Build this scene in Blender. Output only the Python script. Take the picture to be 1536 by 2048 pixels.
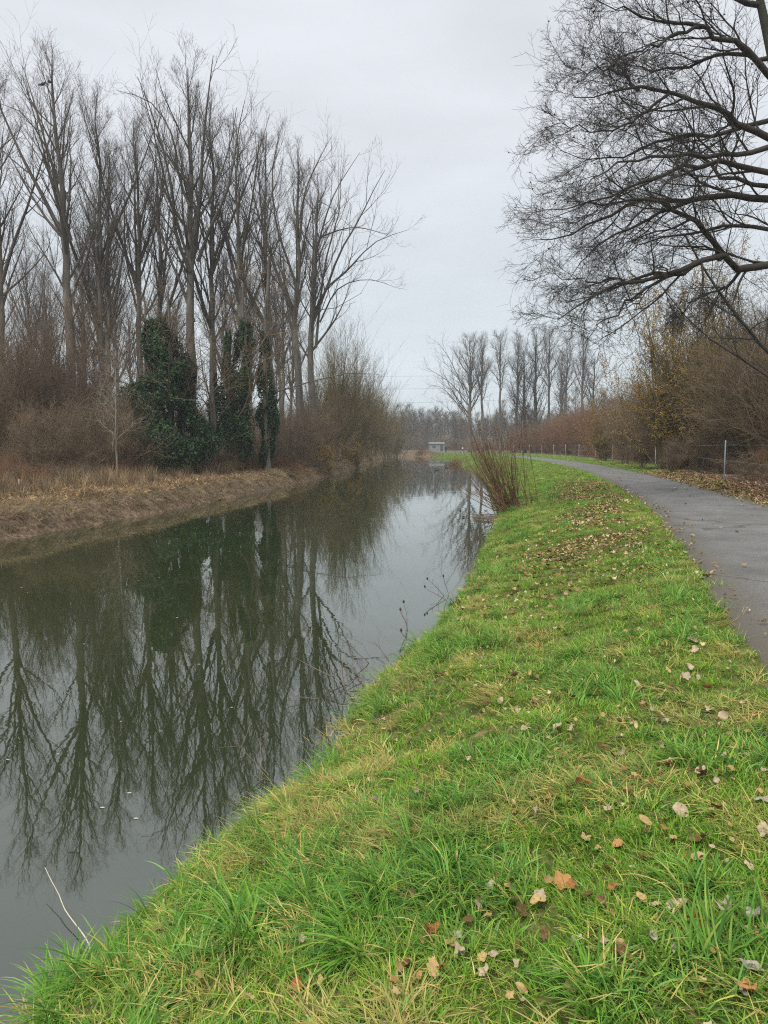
import bpy, math
import numpy as np
from mathutils import Vector

for o in list(bpy.data.objects):
    bpy.data.objects.remove(o)
SC = bpy.context.scene
COL = SC.collection
PI = math.pi
R = math.radians

# ------------------------------------------------------------------ camera
EYE = 1.6
PITCH = R(5.03)
F = 1500.0                      # focal length in pixels of the 1536 x 2048 photograph
cam = bpy.data.cameras.new('camera')
cam.sensor_width = 36.0
cam.lens = 36.0 * F / 2048.0
cam.clip_start = 0.05
cam.clip_end = 5000
camo = bpy.data.objects.new('camera', cam)
COL.objects.link(camo)
camo.location = (0, 0, EYE)
camo.rotation_euler = (R(90) - PITCH, 0, 0)
SC.camera = camo

# ------------------------------------------------------------------ sky, sun, exposure
SUN_EL, SUN_AZ = R(62), R(215)
W = bpy.data.worlds.new('World')
SC.world = W
W.use_nodes = True
nt = W.node_tree
nt.nodes.clear()
def wn(t, **k):
    n = nt.nodes.new(t)
    for a, b in k.items():
        setattr(n, a, b)
    return n
wout = wn('ShaderNodeOutputWorld')
wbg = wn('ShaderNodeBackground')
wbg.inputs['Strength'].default_value = 0.05
sky = wn('ShaderNodeTexSky', sky_type='NISHITA', sun_disc=False)
sky.sun_elevation = SUN_EL
sky.sun_rotation = SUN_AZ
tc = wn('ShaderNodeTexCoord')
sep = wn('ShaderNodeSeparateXYZ')
nt.links.new(tc.outputs['Generated'], sep.inputs[0])
ramp = wn('ShaderNodeValToRGB')
ramp.color_ramp.elements[0].position = 0.0
ramp.color_ramp.elements[0].color = (0.66, 0.755, 0.80, 1)
ramp.color_ramp.elements[1].position = 0.36
ramp.color_ramp.elements[1].color = (0.782, 0.814, 0.862, 1)
nt.links.new(sep.outputs['Z'], ramp.inputs['Fac'])
mp = wn('ShaderNodeMapping')
mp.inputs['Scale'].default_value = (1.4, 1.4, 5.0)
nt.links.new(tc.outputs['Generated'], mp.inputs['Vector'])
cn = wn('ShaderNodeTexNoise')
cn.inputs['Scale'].default_value = 2.6
cn.inputs['Detail'].default_value = 5
cn.inputs['Roughness'].default_value = 0.5
nt.links.new(mp.outputs['Vector'], cn.inputs['Vector'])
mr = wn('ShaderNodeMapRange')
mr.inputs['From Min'].default_value = 0.3
mr.inputs['From Max'].default_value = 0.7
mr.inputs['To Min'].default_value = 6.0
mr.inputs['To Max'].default_value = 6.9
nt.links.new(cn.outputs['Fac'], mr.inputs['Value'])
vm = wn('ShaderNodeVectorMath', operation='SCALE')
nt.links.new(ramp.outputs['Color'], vm.inputs[0])
nt.links.new(mr.outputs['Result'], vm.inputs['Scale'])
mx = wn('ShaderNodeMix', data_type='RGBA')
mx.inputs['Factor'].default_value = 0.95
nt.links.new(sky.outputs['Color'], mx.inputs['A'])
nt.links.new(vm.outputs['Vector'], mx.inputs['B'])
nt.links.new(mx.outputs['Result'], wbg.inputs['Color'])
nt.links.new(wbg.outputs['Background'], wout.inputs['Surface'])

sl = bpy.data.lights.new('sun', 'SUN')
sl.energy = 1.5
sl.angle = R(50)
sl.color = (1.0, 0.97, 0.92)
so = bpy.data.objects.new('sun', sl)
COL.objects.link(so)
so.rotation_euler = (R(90) - SUN_EL, 0, PI - SUN_AZ)
SC.view_settings.view_transform = 'Standard'
SC.view_settings.look = 'None'
SC.view_settings.gamma = 1
SC.view_settings.use_curve_mapping = False
SC.view_settings.exposure = 1.65
SC.cycles.max_bounces = 6
SC.cycles.diffuse_bounces = 3
SC.cycles.glossy_bounces = 3
SC.cycles.transmission_bounces = 3
SC.cycles.volume_bounces = 1
SC.cycles.use_denoising = False
SC.cycles.pixel_filter_type = 'BLACKMAN_HARRIS'
SC.cycles.filter_width = 1.15
SC.cycles.sample_clamp_indirect = 4

# ------------------------------------------------------------------ projection helpers
def unproject(px, py, y):
    """the point of the place seen at photograph pixel (px, py) that lies y metres ahead"""
    X = (px - 768.0) / F
    Y = (1024.0 - py) / F
    dy = math.cos(PITCH) + Y * math.sin(PITCH)
    dz = -math.sin(PITCH) + Y * math.cos(PITCH)
    t = y / dy
    return np.array([X * t, y, EYE + dz * t])

def at(px, y, py=892):
    return unproject(px, py, y)[:2]

# ------------------------------------------------------------------ numeric noise
def vnoise(x, y, seed=0):
    xi = np.floor(x).astype(np.int64); yi = np.floor(y).astype(np.int64)
    fx = x - xi; fy = y - yi
    fx = fx * fx * (3 - 2 * fx); fy = fy * fy * (3 - 2 * fy)
    def h(a, b):
        n = (a * 374761393 + b * 668265263 + seed * 974634541) & 0x7fffffff
        n = ((n ^ (n >> 13)) * 1274126177) & 0x7fffffff
        return ((n ^ (n >> 16)) & 0xffff) / 65535.0
    return (h(xi, yi) * (1 - fx) + h(xi + 1, yi) * fx) * (1 - fy) + (h(xi, yi + 1) * (1 - fx) + h(xi + 1, yi + 1) * fx) * fy

def fbm(x, y, seed=0, octv=3):
    s = 0; a = 0.5; t = 0
    for i in range(octv):
        s = s + a * vnoise(x * 2 ** i, y * 2 ** i, seed + i * 17); t += a; a *= 0.5
    return s / t

# ------------------------------------------------------------------ river, path: curves and terrain
def smooth_curve(pts, step=0.5):
    p = np.array(pts, float)
    out = []
    n = len(p)
    for i in range(n - 1):
        p0 = p[max(i - 1, 0)]; p1 = p[i]; p2 = p[i + 1]; p3 = p[min(i + 2, n - 1)]
        m = max(2, int(np.linalg.norm(p2 - p1) / step))
        t = np.linspace(0, 1, m, endpoint=False)[:, None]
        d1 = max(np.linalg.norm(p2 - p1), 1e-6)
        t1 = (p2 - p0) / max(np.linalg.norm(p2 - p0), 1e-6) * d1
        t2 = (p3 - p1) / max(np.linalg.norm(p3 - p1), 1e-6) * d1
        h00 = 2 * t ** 3 - 3 * t ** 2 + 1; h10 = t ** 3 - 2 * t ** 2 + t
        h01 = -2 * t ** 3 + 3 * t ** 2; h11 = t ** 3 - t ** 2
        out.append(h00 * p1 + h10 * t1 + h01 * p2 + h11 * t2)
    out.append(p[-1:])
    return np.concatenate(out)

RIVER = smooth_curve([(-70, -160), (-40, -90), (-19, -32), (-9.12, 0), (-7.74, 5), (-6.6, 8.5), (-5.3, 13), (-3.48, 22), (-1.9, 30.5), (0.0, 46),
                      (2.0, 67), (4.8, 120), (5.8, 150), (5.3, 170), (2.5, 183), (-6, 192), (-20, 198), (-60, 208), (-200, 240), (-600, 300)])
PATHL = smooth_curve([(-30, -95), (-4.7, -20), (1.2, 0), (2.8, 5.4), (3.69, 8.25), (5.2, 13.4), (7.0, 20), (10.4, 35.4), (13.0, 50), (16.0, 72.7),
                      (18.3, 100), (18.9, 121), (17.7, 150), (14.3, 184), (9, 198), (-2, 208), (-22, 214), (-62, 224), (-200, 256), (-500, 310)])

def curve_frame(c):
    t = np.gradient(c, axis=0)
    t /= np.linalg.norm(t, axis=1)[:, None]
    nr = np.stack([t[:, 1], -t[:, 0]], 1)      # right-hand normal
    return t, nr

RT, RN = curve_frame(RIVER)
PT, PN = curve_frame(PATHL)
PATHW = 3.2
PATHC = PATHL + PN * PATHW / 2

def sdist(c, n, x, y):
    """signed distance to a curve (positive on its right) in chunks"""
    x = np.asarray(x, float).ravel(); y = np.asarray(y, float).ravel()
    out = np.empty(len(x))
    cs = c[::2]; ns = n[::2]
    for a in range(0, len(x), 8000):
        dx = x[a:a + 8000, None] - cs[None, :, 0]; dy = y[a:a + 8000, None] - cs[None, :, 1]
        q = dx * dx + dy * dy
        i = q.argmin(1)
        k = np.arange(len(i))
        s = np.sign(dx[k, i] * ns[i, 0] + dy[k, i] * ns[i, 1])
        # distance along the normal is smoother than the distance to the sampled point
        dn = dx[k, i] * ns[i, 0] + dy[k, i] * ns[i, 1]
        dd = np.sqrt(q[k, i])
        out[a:a + 8000] = np.where(dd < 30, dn, s * dd)
    return out

WATER_Z = -1.0
DPX = np.array([-400, -60, -20, -10.5, -8.6, -7.9, -7.2, -6.75, -6.4, -5.5, 0, 5.2, 6.2, 6.5, 6.95, 7.9, 9.0, 10.0, 11, 400])
DPZ = np.array([0.3, 0.15, -0.05, -0.18, -0.22, -0.26, -0.40, -0.80, -1.15, -1.9, -2.2, -1.8, -1.2, -1.0, -0.70, -0.42, -0.17, -0.03, 0.0, 0.0])

def ground(x, y, detail=True):
    x = np.asarray(x, float).ravel(); y = np.asarray(y, float).ravel()
    d = sdist(RIVER, RN, x, y)
    wob = (fbm(x * 0.35, y * 0.35, 5) - 0.5) * np.where(d < 0, 0.6, 0.5) + (fbm(x * 1.7, y * 1.7, 6, 3) - 0.5) * np.where(d < 0, 0.7, 0.15)
    z = np.interp(d + wob * np.where(np.abs(d) < 14, 1, 0), DPX, DPZ)
    pd = np.abs(sdist(PATHC, PN, x, y))
    if detail:
        b = (fbm(x * 1.1, y * 1.1, 9, 3) - 0.5) * 0.16 + (fbm(x * 4.3, y * 4.3, 19, 2) - 0.5) * 0.05
        far = np.clip((pd - PATHW / 2) / 0.8, 0, 1)
        z = z + b * far * np.clip(np.abs(d) - 6, 0, 1)
    z = np.where(pd < PATHW / 2 - 0.08, z * 0.2 - 0.035, z)
    return z

def on_ground(px, py):
    ts = np.concatenate([np.arange(1.5, 12, 0.03), np.arange(12, 60, 0.2), np.arange(60, 260, 1.0)])
    P = np.array([unproject(px, py, t) for t in ts])
    g = np.maximum(ground(P[:, 0], P[:, 1]), WATER_Z)
    k = np.argmax(P[:, 2] <= g)
    return np.array([P[k, 0], P[k, 1], g[k]])

# ------------------------------------------------------------------ mesh helpers
def mesh_np(name, V, Fq, mat=None, smooth=True, tris=None):
    """mesh from vertex array and quad array (and optional triangle array)"""
    V = np.asarray(V, np.float32).reshape(-1, 3)
    me = bpy.data.meshes.new(name)
    loops = []; starts = []
    pos = 0
    if Fq is not None and len(Fq):
        Fq = np.asarray(Fq, np.int32)
        loops.append(Fq.ravel()); starts.append(np.arange(len(Fq)) * 4); pos = len(Fq) * 4
    if tris is not None and len(tris):
        tris = np.asarray(tris, np.int32)
        loops.append(tris.ravel()); starts.append(pos + np.arange(len(tris)) * 3)
    loops = np.concatenate(loops).astype(np.int32); starts = np.concatenate(starts).astype(np.int32)
    me.vertices.add(len(V)); me.vertices.foreach_set('co', V.ravel())
    me.loops.add(len(loops)); me.loops.foreach_set('vertex_index', loops)
    me.polygons.add(len(starts)); me.polygons.foreach_set('loop_start', starts)
    me.polygons.foreach_set('use_smooth', np.full(len(starts), smooth, bool))
    me.update(calc_edges=True)
    if mat:
        me.materials.append(mat)
    return me

def attr_float(me, name, a):
    at_ = me.attributes.new(name, 'FLOAT', 'POINT')
    at_.data.foreach_set('value', np.asarray(a, np.float32).ravel())

def attr_color(me, name, c):
    c = np.asarray(c, np.float32)
    c4 = np.ones((len(c), 4), np.float32); c4[:, :3] = c
    at_ = me.attributes.new(name, 'FLOAT_COLOR', 'POINT')
    at_.data.foreach_set('color', c4.ravel())

def link(name, data, parent=None, loc=None):
    o = bpy.data.objects.new(name, data)
    COL.objects.link(o)
    if parent is not None:
        o.parent = parent
    if loc is not None:
        o.location = loc
    return o

def tag(o, label=None, cat=None, group=None, kind=None):
    if label: o['label'] = label
    if cat: o['category'] = cat
    if group: o['group'] = group
    if kind: o['kind'] = kind
    return o

def thing(name, label, cat, loc=(0, 0, 0), rz=0.0, group=None):
    o = bpy.data.objects.new(name, None)
    COL.objects.link(o)
    o.location = loc
    o.rotation_euler = (0, 0, rz)
    o.empty_display_size = 0.2
    return tag(o, label, cat, group)

def dup(root, loc, rz, scale=1.0, label=None, group=None, tilt=(0, 0)):
    r = root.copy()
    COL.objects.link(r)
    r.location = loc
    r.rotation_euler = (tilt[0], tilt[1], rz)
    r.scale = (scale, scale, scale) if not hasattr(scale, '__len__') else scale
    if label: r['label'] = label
    if group: r['group'] = group
    for ch in list(root.children):
        c = ch.copy(); COL.objects.link(c); c.parent = r
        for g in list(ch.children):
            d = g.copy(); COL.objects.link(d); d.parent = c
    return r

def tubes(parts):
    """parts: list of (P (N,n,3), R (N,n), k) -> vertices, quads"""
    Vs = []; Fs = []; off = 0
    for P, Rr, k in parts:
        N, n, _ = P.shape
        if N == 0: continue
        T = np.gradient(P, axis=1) if n > 2 else np.repeat((P[:, 1:2] - P[:, 0:1]), 2, axis=1)
        T = T / np.maximum(np.linalg.norm(T, axis=2, keepdims=True), 1e-9)
        mean = T.mean(1)
        ref = np.where((np.abs(mean[:, 2]) > 0.8)[:, None], np.array([1.0, 0.13, 0.0]), np.array([0.1, 0.0, 1.0]))
        U = np.cross(T, ref[:, None, :]); U /= np.maximum(np.linalg.norm(U, axis=2, keepdims=True), 1e-9)
        Wv = np.cross(T, U)
        a = np.arange(k) * 2 * PI / k
        ring = P[:, :, None, :] + Rr[:, :, None, None] * (U[:, :, None, :] * np.cos(a)[None, None, :, None] + Wv[:, :, None, :] * np.sin(a)[None, None, :, None])
        idx = off + np.arange(N * n * k).reshape(N, n, k)
        A = idx[:, :-1, :]; B = idx[:, 1:, :]
        A2 = np.roll(A, -1, axis=2); B2 = np.roll(B, -1, axis=2)
        Fs.append(np.stack([A, A2, B2, B], -1).reshape(-1, 4))
        Vs.append(ring.reshape(-1, 3)); off += N * n * k
    return np.concatenate(Vs), np.concatenate(Fs)

def interp(P, pi, u):
    n = P.shape[1]
    f = np.clip(u, 0, 0.9999) * (n - 1)
    i = f.astype(int); t = (f - i)[:, None]
    a = P[pi, i]; b = P[pi, i + 1]
    tan = b - a
    tan /= np.maximum(np.linalg.norm(tan, axis=1, keepdims=True), 1e-9)
    return a * (1 - t) + b * t, tan

def grow(rng, P, Rr, nch, u0, u1, ang, lenf, n, rr=0.6, rmin=0.006, up=0.1, wig=0.08, angsd=0.15, lv=0.3, rlen=0.012, tip=0.25, pull=None):
    """side branches of every polyline in P"""
    N = P.shape[0]
    pi = np.repeat(np.arange(N), nch)
    j = np.tile(np.arange(nch), N)
    M = N * nch
    u = u0 + (u1 - u0) * (j + rng.random(M)) / nch
    pos, tan = interp(P, pi, u)
    L = np.linalg.norm(np.diff(P, axis=1), axis=2).sum(1)[pi]
    f = np.clip(u, 0, 0.9999) * (P.shape[1] - 1); i = f.astype(int); t = f - i
    pr = Rr[pi, i] * (1 - t) + Rr[pi, i + 1] * t
    az = j * 2.39996 + rng.random(N)[pi] * 6.28 + rng.normal(0, 0.5, M)
    ref = np.where((np.abs(tan[:, 2]) > 0.9)[:, None], np.array([1.0, 0, 0]), np.array([0, 0, 1.0]))
    a1 = np.cross(tan, ref); a1 /= np.linalg.norm(a1, axis=1, keepdims=True)
    a2 = np.cross(tan, a1)
    perp = a1 * np.cos(az)[:, None] + a2 * np.sin(az)[:, None]
    an = np.clip(ang + rng.normal(0, angsd, M), 0.08, 2.2)
    d = tan * np.cos(an)[:, None] + perp * np.sin(an)[:, None]
    ln = lenf(u, L) * np.exp(rng.normal(0, lv, M))
    out = np.empty((M, n, 3)); out[:, 0] = pos
    st = ln / (n - 1)
    for q in range(1, n):
        d = d + np.array([0, 0, 1.0]) * up + rng.normal(0, wig, (M, 3))
        if pull is not None:
            d = d + pull
        d /= np.linalg.norm(d, axis=1, keepdims=True)
        out[:, q] = out[:, q - 1] + d * st[:, None]
    r0 = np.maximum(np.minimum(pr * rr, ln * rlen + rmin), rmin)
    tt = np.linspace(0, 1, n)
    ro = r0[:, None] * (1 - tt * (1 - tip)); ro = np.maximum(ro, rmin * 0.7)
    return out, ro

# ------------------------------------------------------------------ materials
def new_mat(name):
    m = bpy.data.materials.new(name)
    m.use_nodes = True
    b = m.node_tree.nodes['Principled BSDF']
    return m, m.node_tree, b

def N(tr, t, **k):
    n = tr.nodes.new(t)
    for a, b in k.items():
        setattr(n, a, b)
    return n

def ramp_node(tr, stops):
    r = N(tr, 'ShaderNodeValToRGB')
    el = r.color_ramp.elements
    while len(el) < len(stops):
        el.new(0.5)
    for e, (p, c) in zip(el, stops):
        e.position = p; e.color = (*c, 1)
    return r

def noisy(name, stops, scale=4.0, detail=5, rough=0.85, bump=0.3, bscale=None, stretch=(1, 1, 1), rnd=0.0, spec=0.25):
    m, tr, b = new_mat(name)
    tcx = N(tr, 'ShaderNodeTexCoord'); mpx = N(tr, 'ShaderNodeMapping')
    mpx.inputs['Scale'].default_value = stretch
    tr.links.new(tcx.outputs['Object'], mpx.inputs['Vector'])
    nz = N(tr, 'ShaderNodeTexNoise'); nz.inputs['Scale'].default_value = scale; nz.inputs['Detail'].default_value = detail
    tr.links.new(mpx.outputs['Vector'], nz.inputs['Vector'])
    rp = ramp_node(tr, stops)
    tr.links.new(nz.outputs['Fac'], rp.inputs['Fac'])
    src = rp.outputs['Color']
    if rnd:
        oi = N(tr, 'ShaderNodeObjectInfo')
        mrr = N(tr, 'ShaderNodeMapRange'); mrr.inputs['To Min'].default_value = 1 - rnd; mrr.inputs['To Max'].default_value = 1 + rnd
        tr.links.new(oi.outputs['Random'], mrr.inputs['Value'])
        hs = N(tr, 'ShaderNodeHueSaturation')
        tr.links.new(mrr.outputs['Result'], hs.inputs['Value']); tr.links.new(src, hs.inputs['Color'])
        src = hs.outputs['Color']
    tr.links.new(src, b.inputs['Base Color'])
    b.inputs['Roughness'].default_value = rough
    b.inputs['Specular IOR Level'].default_value = spec
    if bump:
        bn = N(tr, 'ShaderNodeTexNoise'); bn.inputs['Scale'].default_value = bscale or scale * 4; bn.inputs['Detail'].default_value = 6
        tr.links.new(mpx.outputs['Vector'], bn.inputs['Vector'])
        bp = N(tr, 'ShaderNodeBump'); bp.inputs['Strength'].default_value = bump; bp.inputs['Distance'].default_value = 0.03
        tr.links.new(bn.outputs['Fac'], bp.inputs['Height']); tr.links.new(bp.outputs['Normal'], b.inputs['Normal'])
    return m

M_BARK = noisy('poplar_bark', [(0.25, (0.06, 0.053, 0.044)), (0.5, (0.125, 0.113, 0.094)), (0.75, (0.21, 0.195, 0.17))], 3.0, 6, 0.9, 0.7, 9, (1, 1, 0.22), 0.12)
M_TWIG = noisy('poplar_twigs', [(0.3, (0.07, 0.060, 0.050)), (0.7, (0.13, 0.112, 0.095))], 0.7, 2, 0.9, 0, rnd=0.12)
M_OAKBARK = noisy('oak_bark', [(0.3, (0.022, 0.021, 0.016)), (0.55, (0.042, 0.042, 0.031)), (0.8, (0.08, 0.085, 0.06))], 2.5, 6, 0.9, 0.7, 14, (1, 1, 0.4))
M_OAKTWIG = noisy('oak_twigs', [(0.3, (0.026, 0.023, 0.019)), (0.7, (0.058, 0.051, 0.042))], 0.8, 2, 0.9, 0)
M_SHRUB = noisy('brown_shrub_twigs', [(0.3, (0.105, 0.076, 0.050)), (0.7, (0.225, 0.165, 0.105))], 0.6, 3, 0.9, 0, rnd=0.18)
M_RED = noisy('red_brown_twigs', [(0.3, (0.125, 0.060, 0.030)), (0.7, (0.235, 0.118, 0.058))], 0.5, 3, 0.85, 0, rnd=0.18)
M_OLIVE = noisy('olive_willow_twigs', [(0.3, (0.080, 0.062, 0.027)), (0.7, (0.165, 0.128, 0.060))], 0.5, 3, 0.85, 0, rnd=0.15)
M_GOLD = noisy('hazel_catkins', [(0.3, (0.20, 0.125, 0.03)), (0.7, (0.35, 0.23, 0.065))], 1.2, 3, 0.8, 0)
M_OSIER = noisy('osier_stems', [(0.3, (0.085, 0.045, 0.024)), (0.7, (0.20, 0.108, 0.055))], 2.0, 3, 0.6, 0, spec=0.4)
M_POST = noisy('galvanised_post', [(0.3, (0.27, 0.28, 0.28)), (0.7, (0.40, 0.41, 0.41))], 6, 3, 0.5, 0.1)
M_BLUEPOST = noisy('blue_grey_post', [(0.3, (0.15, 0.18, 0.21)), (0.7, (0.25, 0.29, 0.33))], 6, 3, 0.5, 0.1)
M_DEADWOOD = noisy('dead_wood', [(0.3, (0.10, 0.08, 0.06)), (0.7, (0.22, 0.18, 0.14))], 5, 4, 0.9, 0.4)
M_PALEWOOD = noisy('pale_barked_wood', [(0.3, (0.38, 0.33, 0.24)), (0.7, (0.56, 0.50, 0.40))], 12, 4, 0.7, 0.3)

def attr_mat(name, rough=0.55, trans=0.3, spec=0.3, dry_color=None, val=0.18):
    """colour per piece from the 'tint' attribute, dryness from the scatter points"""
    m, tr, b = new_mat(name)
    a = N(tr, 'ShaderNodeAttribute', attribute_name='tint')
    src = a.outputs['Color']
    oi = N(tr, 'ShaderNodeObjectInfo')
    if dry_color:
        dr = N(tr, 'ShaderNodeAttribute', attribute_name='dry', attribute_type='INSTANCER')
        mxx = N(tr, 'ShaderNodeMix', data_type='RGBA')
        mxx.inputs['B'].default_value = (*dry_color, 1)
        tr.links.new(dr.outputs['Fac'], mxx.inputs['Factor']); tr.links.new(src, mxx.inputs['A'])
        src = mxx.outputs['Result']
    mrr = N(tr, 'ShaderNodeMapRange'); mrr.inputs['To Min'].default_value = 1 - val; mrr.inputs['To Max'].default_value = 1 + val
    tr.links.new(oi.outputs['Random'], mrr.inputs['Value'])
    hs = N(tr, 'ShaderNodeHueSaturation')
    tr.links.new(mrr.outputs['Result'], hs.inputs['Value']); tr.links.new(src, hs.inputs['Color'])
    src = hs.outputs['Color']
    tr.links.new(src, b.inputs['Base Color'])
    b.inputs['Roughness'].default_value = rough
    b.inputs['Specular IOR Level'].default_value = spec
    if trans:
        tl = N(tr, 'ShaderNodeBsdfTranslucent'); ms = N(tr, 'ShaderNodeMixShader')
        ms.inputs['Fac'].default_value = trans
        tr.links.new(src, tl.inputs['Color'])
        tr.links.new(b.outputs['BSDF'], ms.inputs[1]); tr.links.new(tl.outputs['BSDF'], ms.inputs[2])
        out = [n for n in tr.nodes if n.type == 'OUTPUT_MATERIAL'][0]
        tr.links.new(ms.outputs['Shader'], out.inputs['Surface'])
    return m

M_GRASS = attr_mat('grass_blades', 0.6, 0.35, 0.15, (0.36, 0.29, 0.12))
M_DRY = attr_mat('dry_grass', 0.8, 0.2, 0.15, val=0.5)
M_LITTER = attr_mat('leaf_litter', 0.85, 0.15, 0.06, val=0.35)
M_IVY = attr_mat('ivy_leaves', 0.55, 0.12, 0.22)

def flat(name, c, rough=0.7, spec=0.3):
    return noisy(name, [(0.3, tuple(v * 0.85 for v in c)), (0.7, c)], 9, 4, rough, 0.15, spec=spec)

# ground
def ground_material():
    m, tr, b = new_mat('bank_soil')
    tcx = N(tr, 'ShaderNodeTexCoord')
    n1 = N(tr, 'ShaderNodeTexNoise'); n1.inputs['Scale'].default_value = 9; n1.inputs['Detail'].default_value = 8
    n2 = N(tr, 'ShaderNodeTexNoise'); n2.inputs['Scale'].default_value = 1.3; n2.inputs['Detail'].default_value = 6
    for n in (n1, n2):
        tr.links.new(tcx.outputs['Object'], n.inputs['Vector'])
    g = ramp_node(tr, [(0.3, (0.035, 0.034, 0.014)), (0.5, (0.06, 0.085, 0.018)), (0.62, (0.12, 0.105, 0.04)), (0.75, (0.20, 0.155, 0.075))])
    br = ramp_node(tr, [(0.3, (0.055, 0.038, 0.026)), (0.5, (0.12, 0.082, 0.055)), (0.75, (0.22, 0.16, 0.10))])
    tr.links.new(n1.outputs['Fac'], g.inputs['Fac']); tr.links.new(n1.outputs['Fac'], br.inputs['Fac'])
    a = N(tr, 'ShaderNodeAttribute', attribute_name='green')
    mth = N(tr, 'ShaderNodeMath', operation='ADD'); mth.inputs[1].default_value = -0.5
    tr.links.new(n2.outputs['Fac'], mth.inputs[0])
    ad = N(tr, 'ShaderNodeMath', operation='ADD', use_clamp=True)
    tr.links.new(a.outputs['Fac'], ad.inputs[0]); tr.links.new(mth.outputs[0], ad.inputs[1])
    mxx = N(tr, 'ShaderNodeMix', data_type='RGBA')
    tr.links.new(ad.outputs[0], mxx.inputs['Factor'])
    tr.links.new(br.outputs['Color'], mxx.inputs['A']); tr.links.new(g.outputs['Color'], mxx.inputs['B'])
    tr.links.new(mxx.outputs['Result'], b.inputs['Base Color'])
    b.inputs['Roughness'].default_value = 0.95; b.inputs['Specular IOR Level'].default_value = 0.1
    bp = N(tr, 'ShaderNodeBump'); bp.inputs['Strength'].default_value = 0.8; bp.inputs['Distance'].default_value = 0.05
    tr.links.new(n1.outputs['Fac'], bp.inputs['Height']); tr.links.new(bp.outputs['Normal'], b.inputs['Normal'])
    return m

def asphalt_material():
    m, tr, b = new_mat('asphalt')
    tcx = N(tr, 'ShaderNodeTexCoord')
    n1 = N(tr, 'ShaderNodeTexNoise'); n1.inputs['Scale'].default_value = 60; n1.inputs['Detail'].default_value = 6; n1.inputs['Roughness'].default_value = 0.7
    n2 = N(tr, 'ShaderNodeTexNoise'); n2.inputs['Scale'].default_value = 0.9; n2.inputs['Detail'].default_value = 7; n2.inputs['Roughness'].default_value = 0.65
    v = N(tr, 'ShaderNodeTexVoronoi', feature='DISTANCE_TO_EDGE'); v.inputs['Scale'].default_value = 0.28
    n3 = N(tr, 'ShaderNodeTexNoise'); n3.inputs['Scale'].default_value = 1.6; n3.inputs['Detail'].default_value = 6
    tr.links.new(tcx.outputs['Object'], n3.inputs['Vector'])
    wv = N(tr, 'ShaderNodeMix', data_type='RGBA'); wv.inputs['Factor'].default_value = 0.35
    tr.links.new(tcx.outputs['Object'], wv.inputs['A']); tr.links.new(n3.outputs['Color'], wv.inputs['B'])
    tr.links.new(wv.outputs['Result'], v.inputs['Vector'])
    for n in (n1, n2):
        tr.links.new(tcx.outputs['Object'], n.inputs['Vector'])
    c1 = ramp_node(tr, [(0.3, (0.066, 0.065, 0.063)), (0.5, (0.116, 0.115, 0.111)), (0.70, (0.24, 0.235, 0.228))])
    tr.links.new(n1.outputs['Fac'], c1.inputs['Fac'])
    c2 = ramp_node(tr, [(0.3, (0.66, 0.65, 0.62)), (0.7, (1.15, 1.15, 1.14))])
    tr.links.new(n2.outputs['Fac'], c2.inputs['Fac'])
    mu = N(tr, 'ShaderNodeMix', data_type='RGBA', blend_type='MULTIPLY'); mu.inputs['Factor'].default_value = 1
    tr.links.new(c1.outputs['Color'], mu.inputs['A']); tr.links.new(c2.outputs['Color'], mu.inputs['B'])
    cr = ramp_node(tr, [(0.0, (0.5, 0.48, 0.45)), (0.007, (1, 1, 1))])
    tr.links.new(v.outputs['Distance'], cr.inputs['Fac'])
    mu2 = N(tr, 'ShaderNodeMix', data_type='RGBA', blend_type='MULTIPLY'); mu2.inputs['Factor'].default_value = 1
    tr.links.new(mu.outputs['Result'], mu2.inputs['A']); tr.links.new(cr.outputs['Color'], mu2.inputs['B'])
    # dirt and moss along the edges of the path
    e = N(tr, 'ShaderNodeAttribute', attribute_name='edge')
    em = N(tr, 'ShaderNodeMath', operation='MULTIPLY'); tr.links.new(e.outputs['Fac'], em.inputs[0]); tr.links.new(n2.outputs['Fac'], em.inputs[1])
    mx3 = N(tr, 'ShaderNodeMix', data_type='RGBA'); mx3.inputs['B'].default_value = (0.075, 0.06, 0.04, 1)
    tr.links.new(em.outputs[0], mx3.inputs['Factor']); tr.links.new(mu2.outputs['Result'], mx3.inputs['A'])
    tr.links.new(mx3.outputs['Result'], b.inputs['Base Color'])
    b.inputs['Roughness'].default_value = 0.82; b.inputs['Specular IOR Level'].default_value = 0.3
    bp = N(tr, 'ShaderNodeBump'); bp.inputs['Strength'].default_value = 0.5; bp.inputs['Distance'].default_value = 0.01
    tr.links.new(n1.outputs['Fac'], bp.inputs['Height']); tr.links.new(bp.outputs['Normal'], b.inputs['Normal'])
    return m

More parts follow.
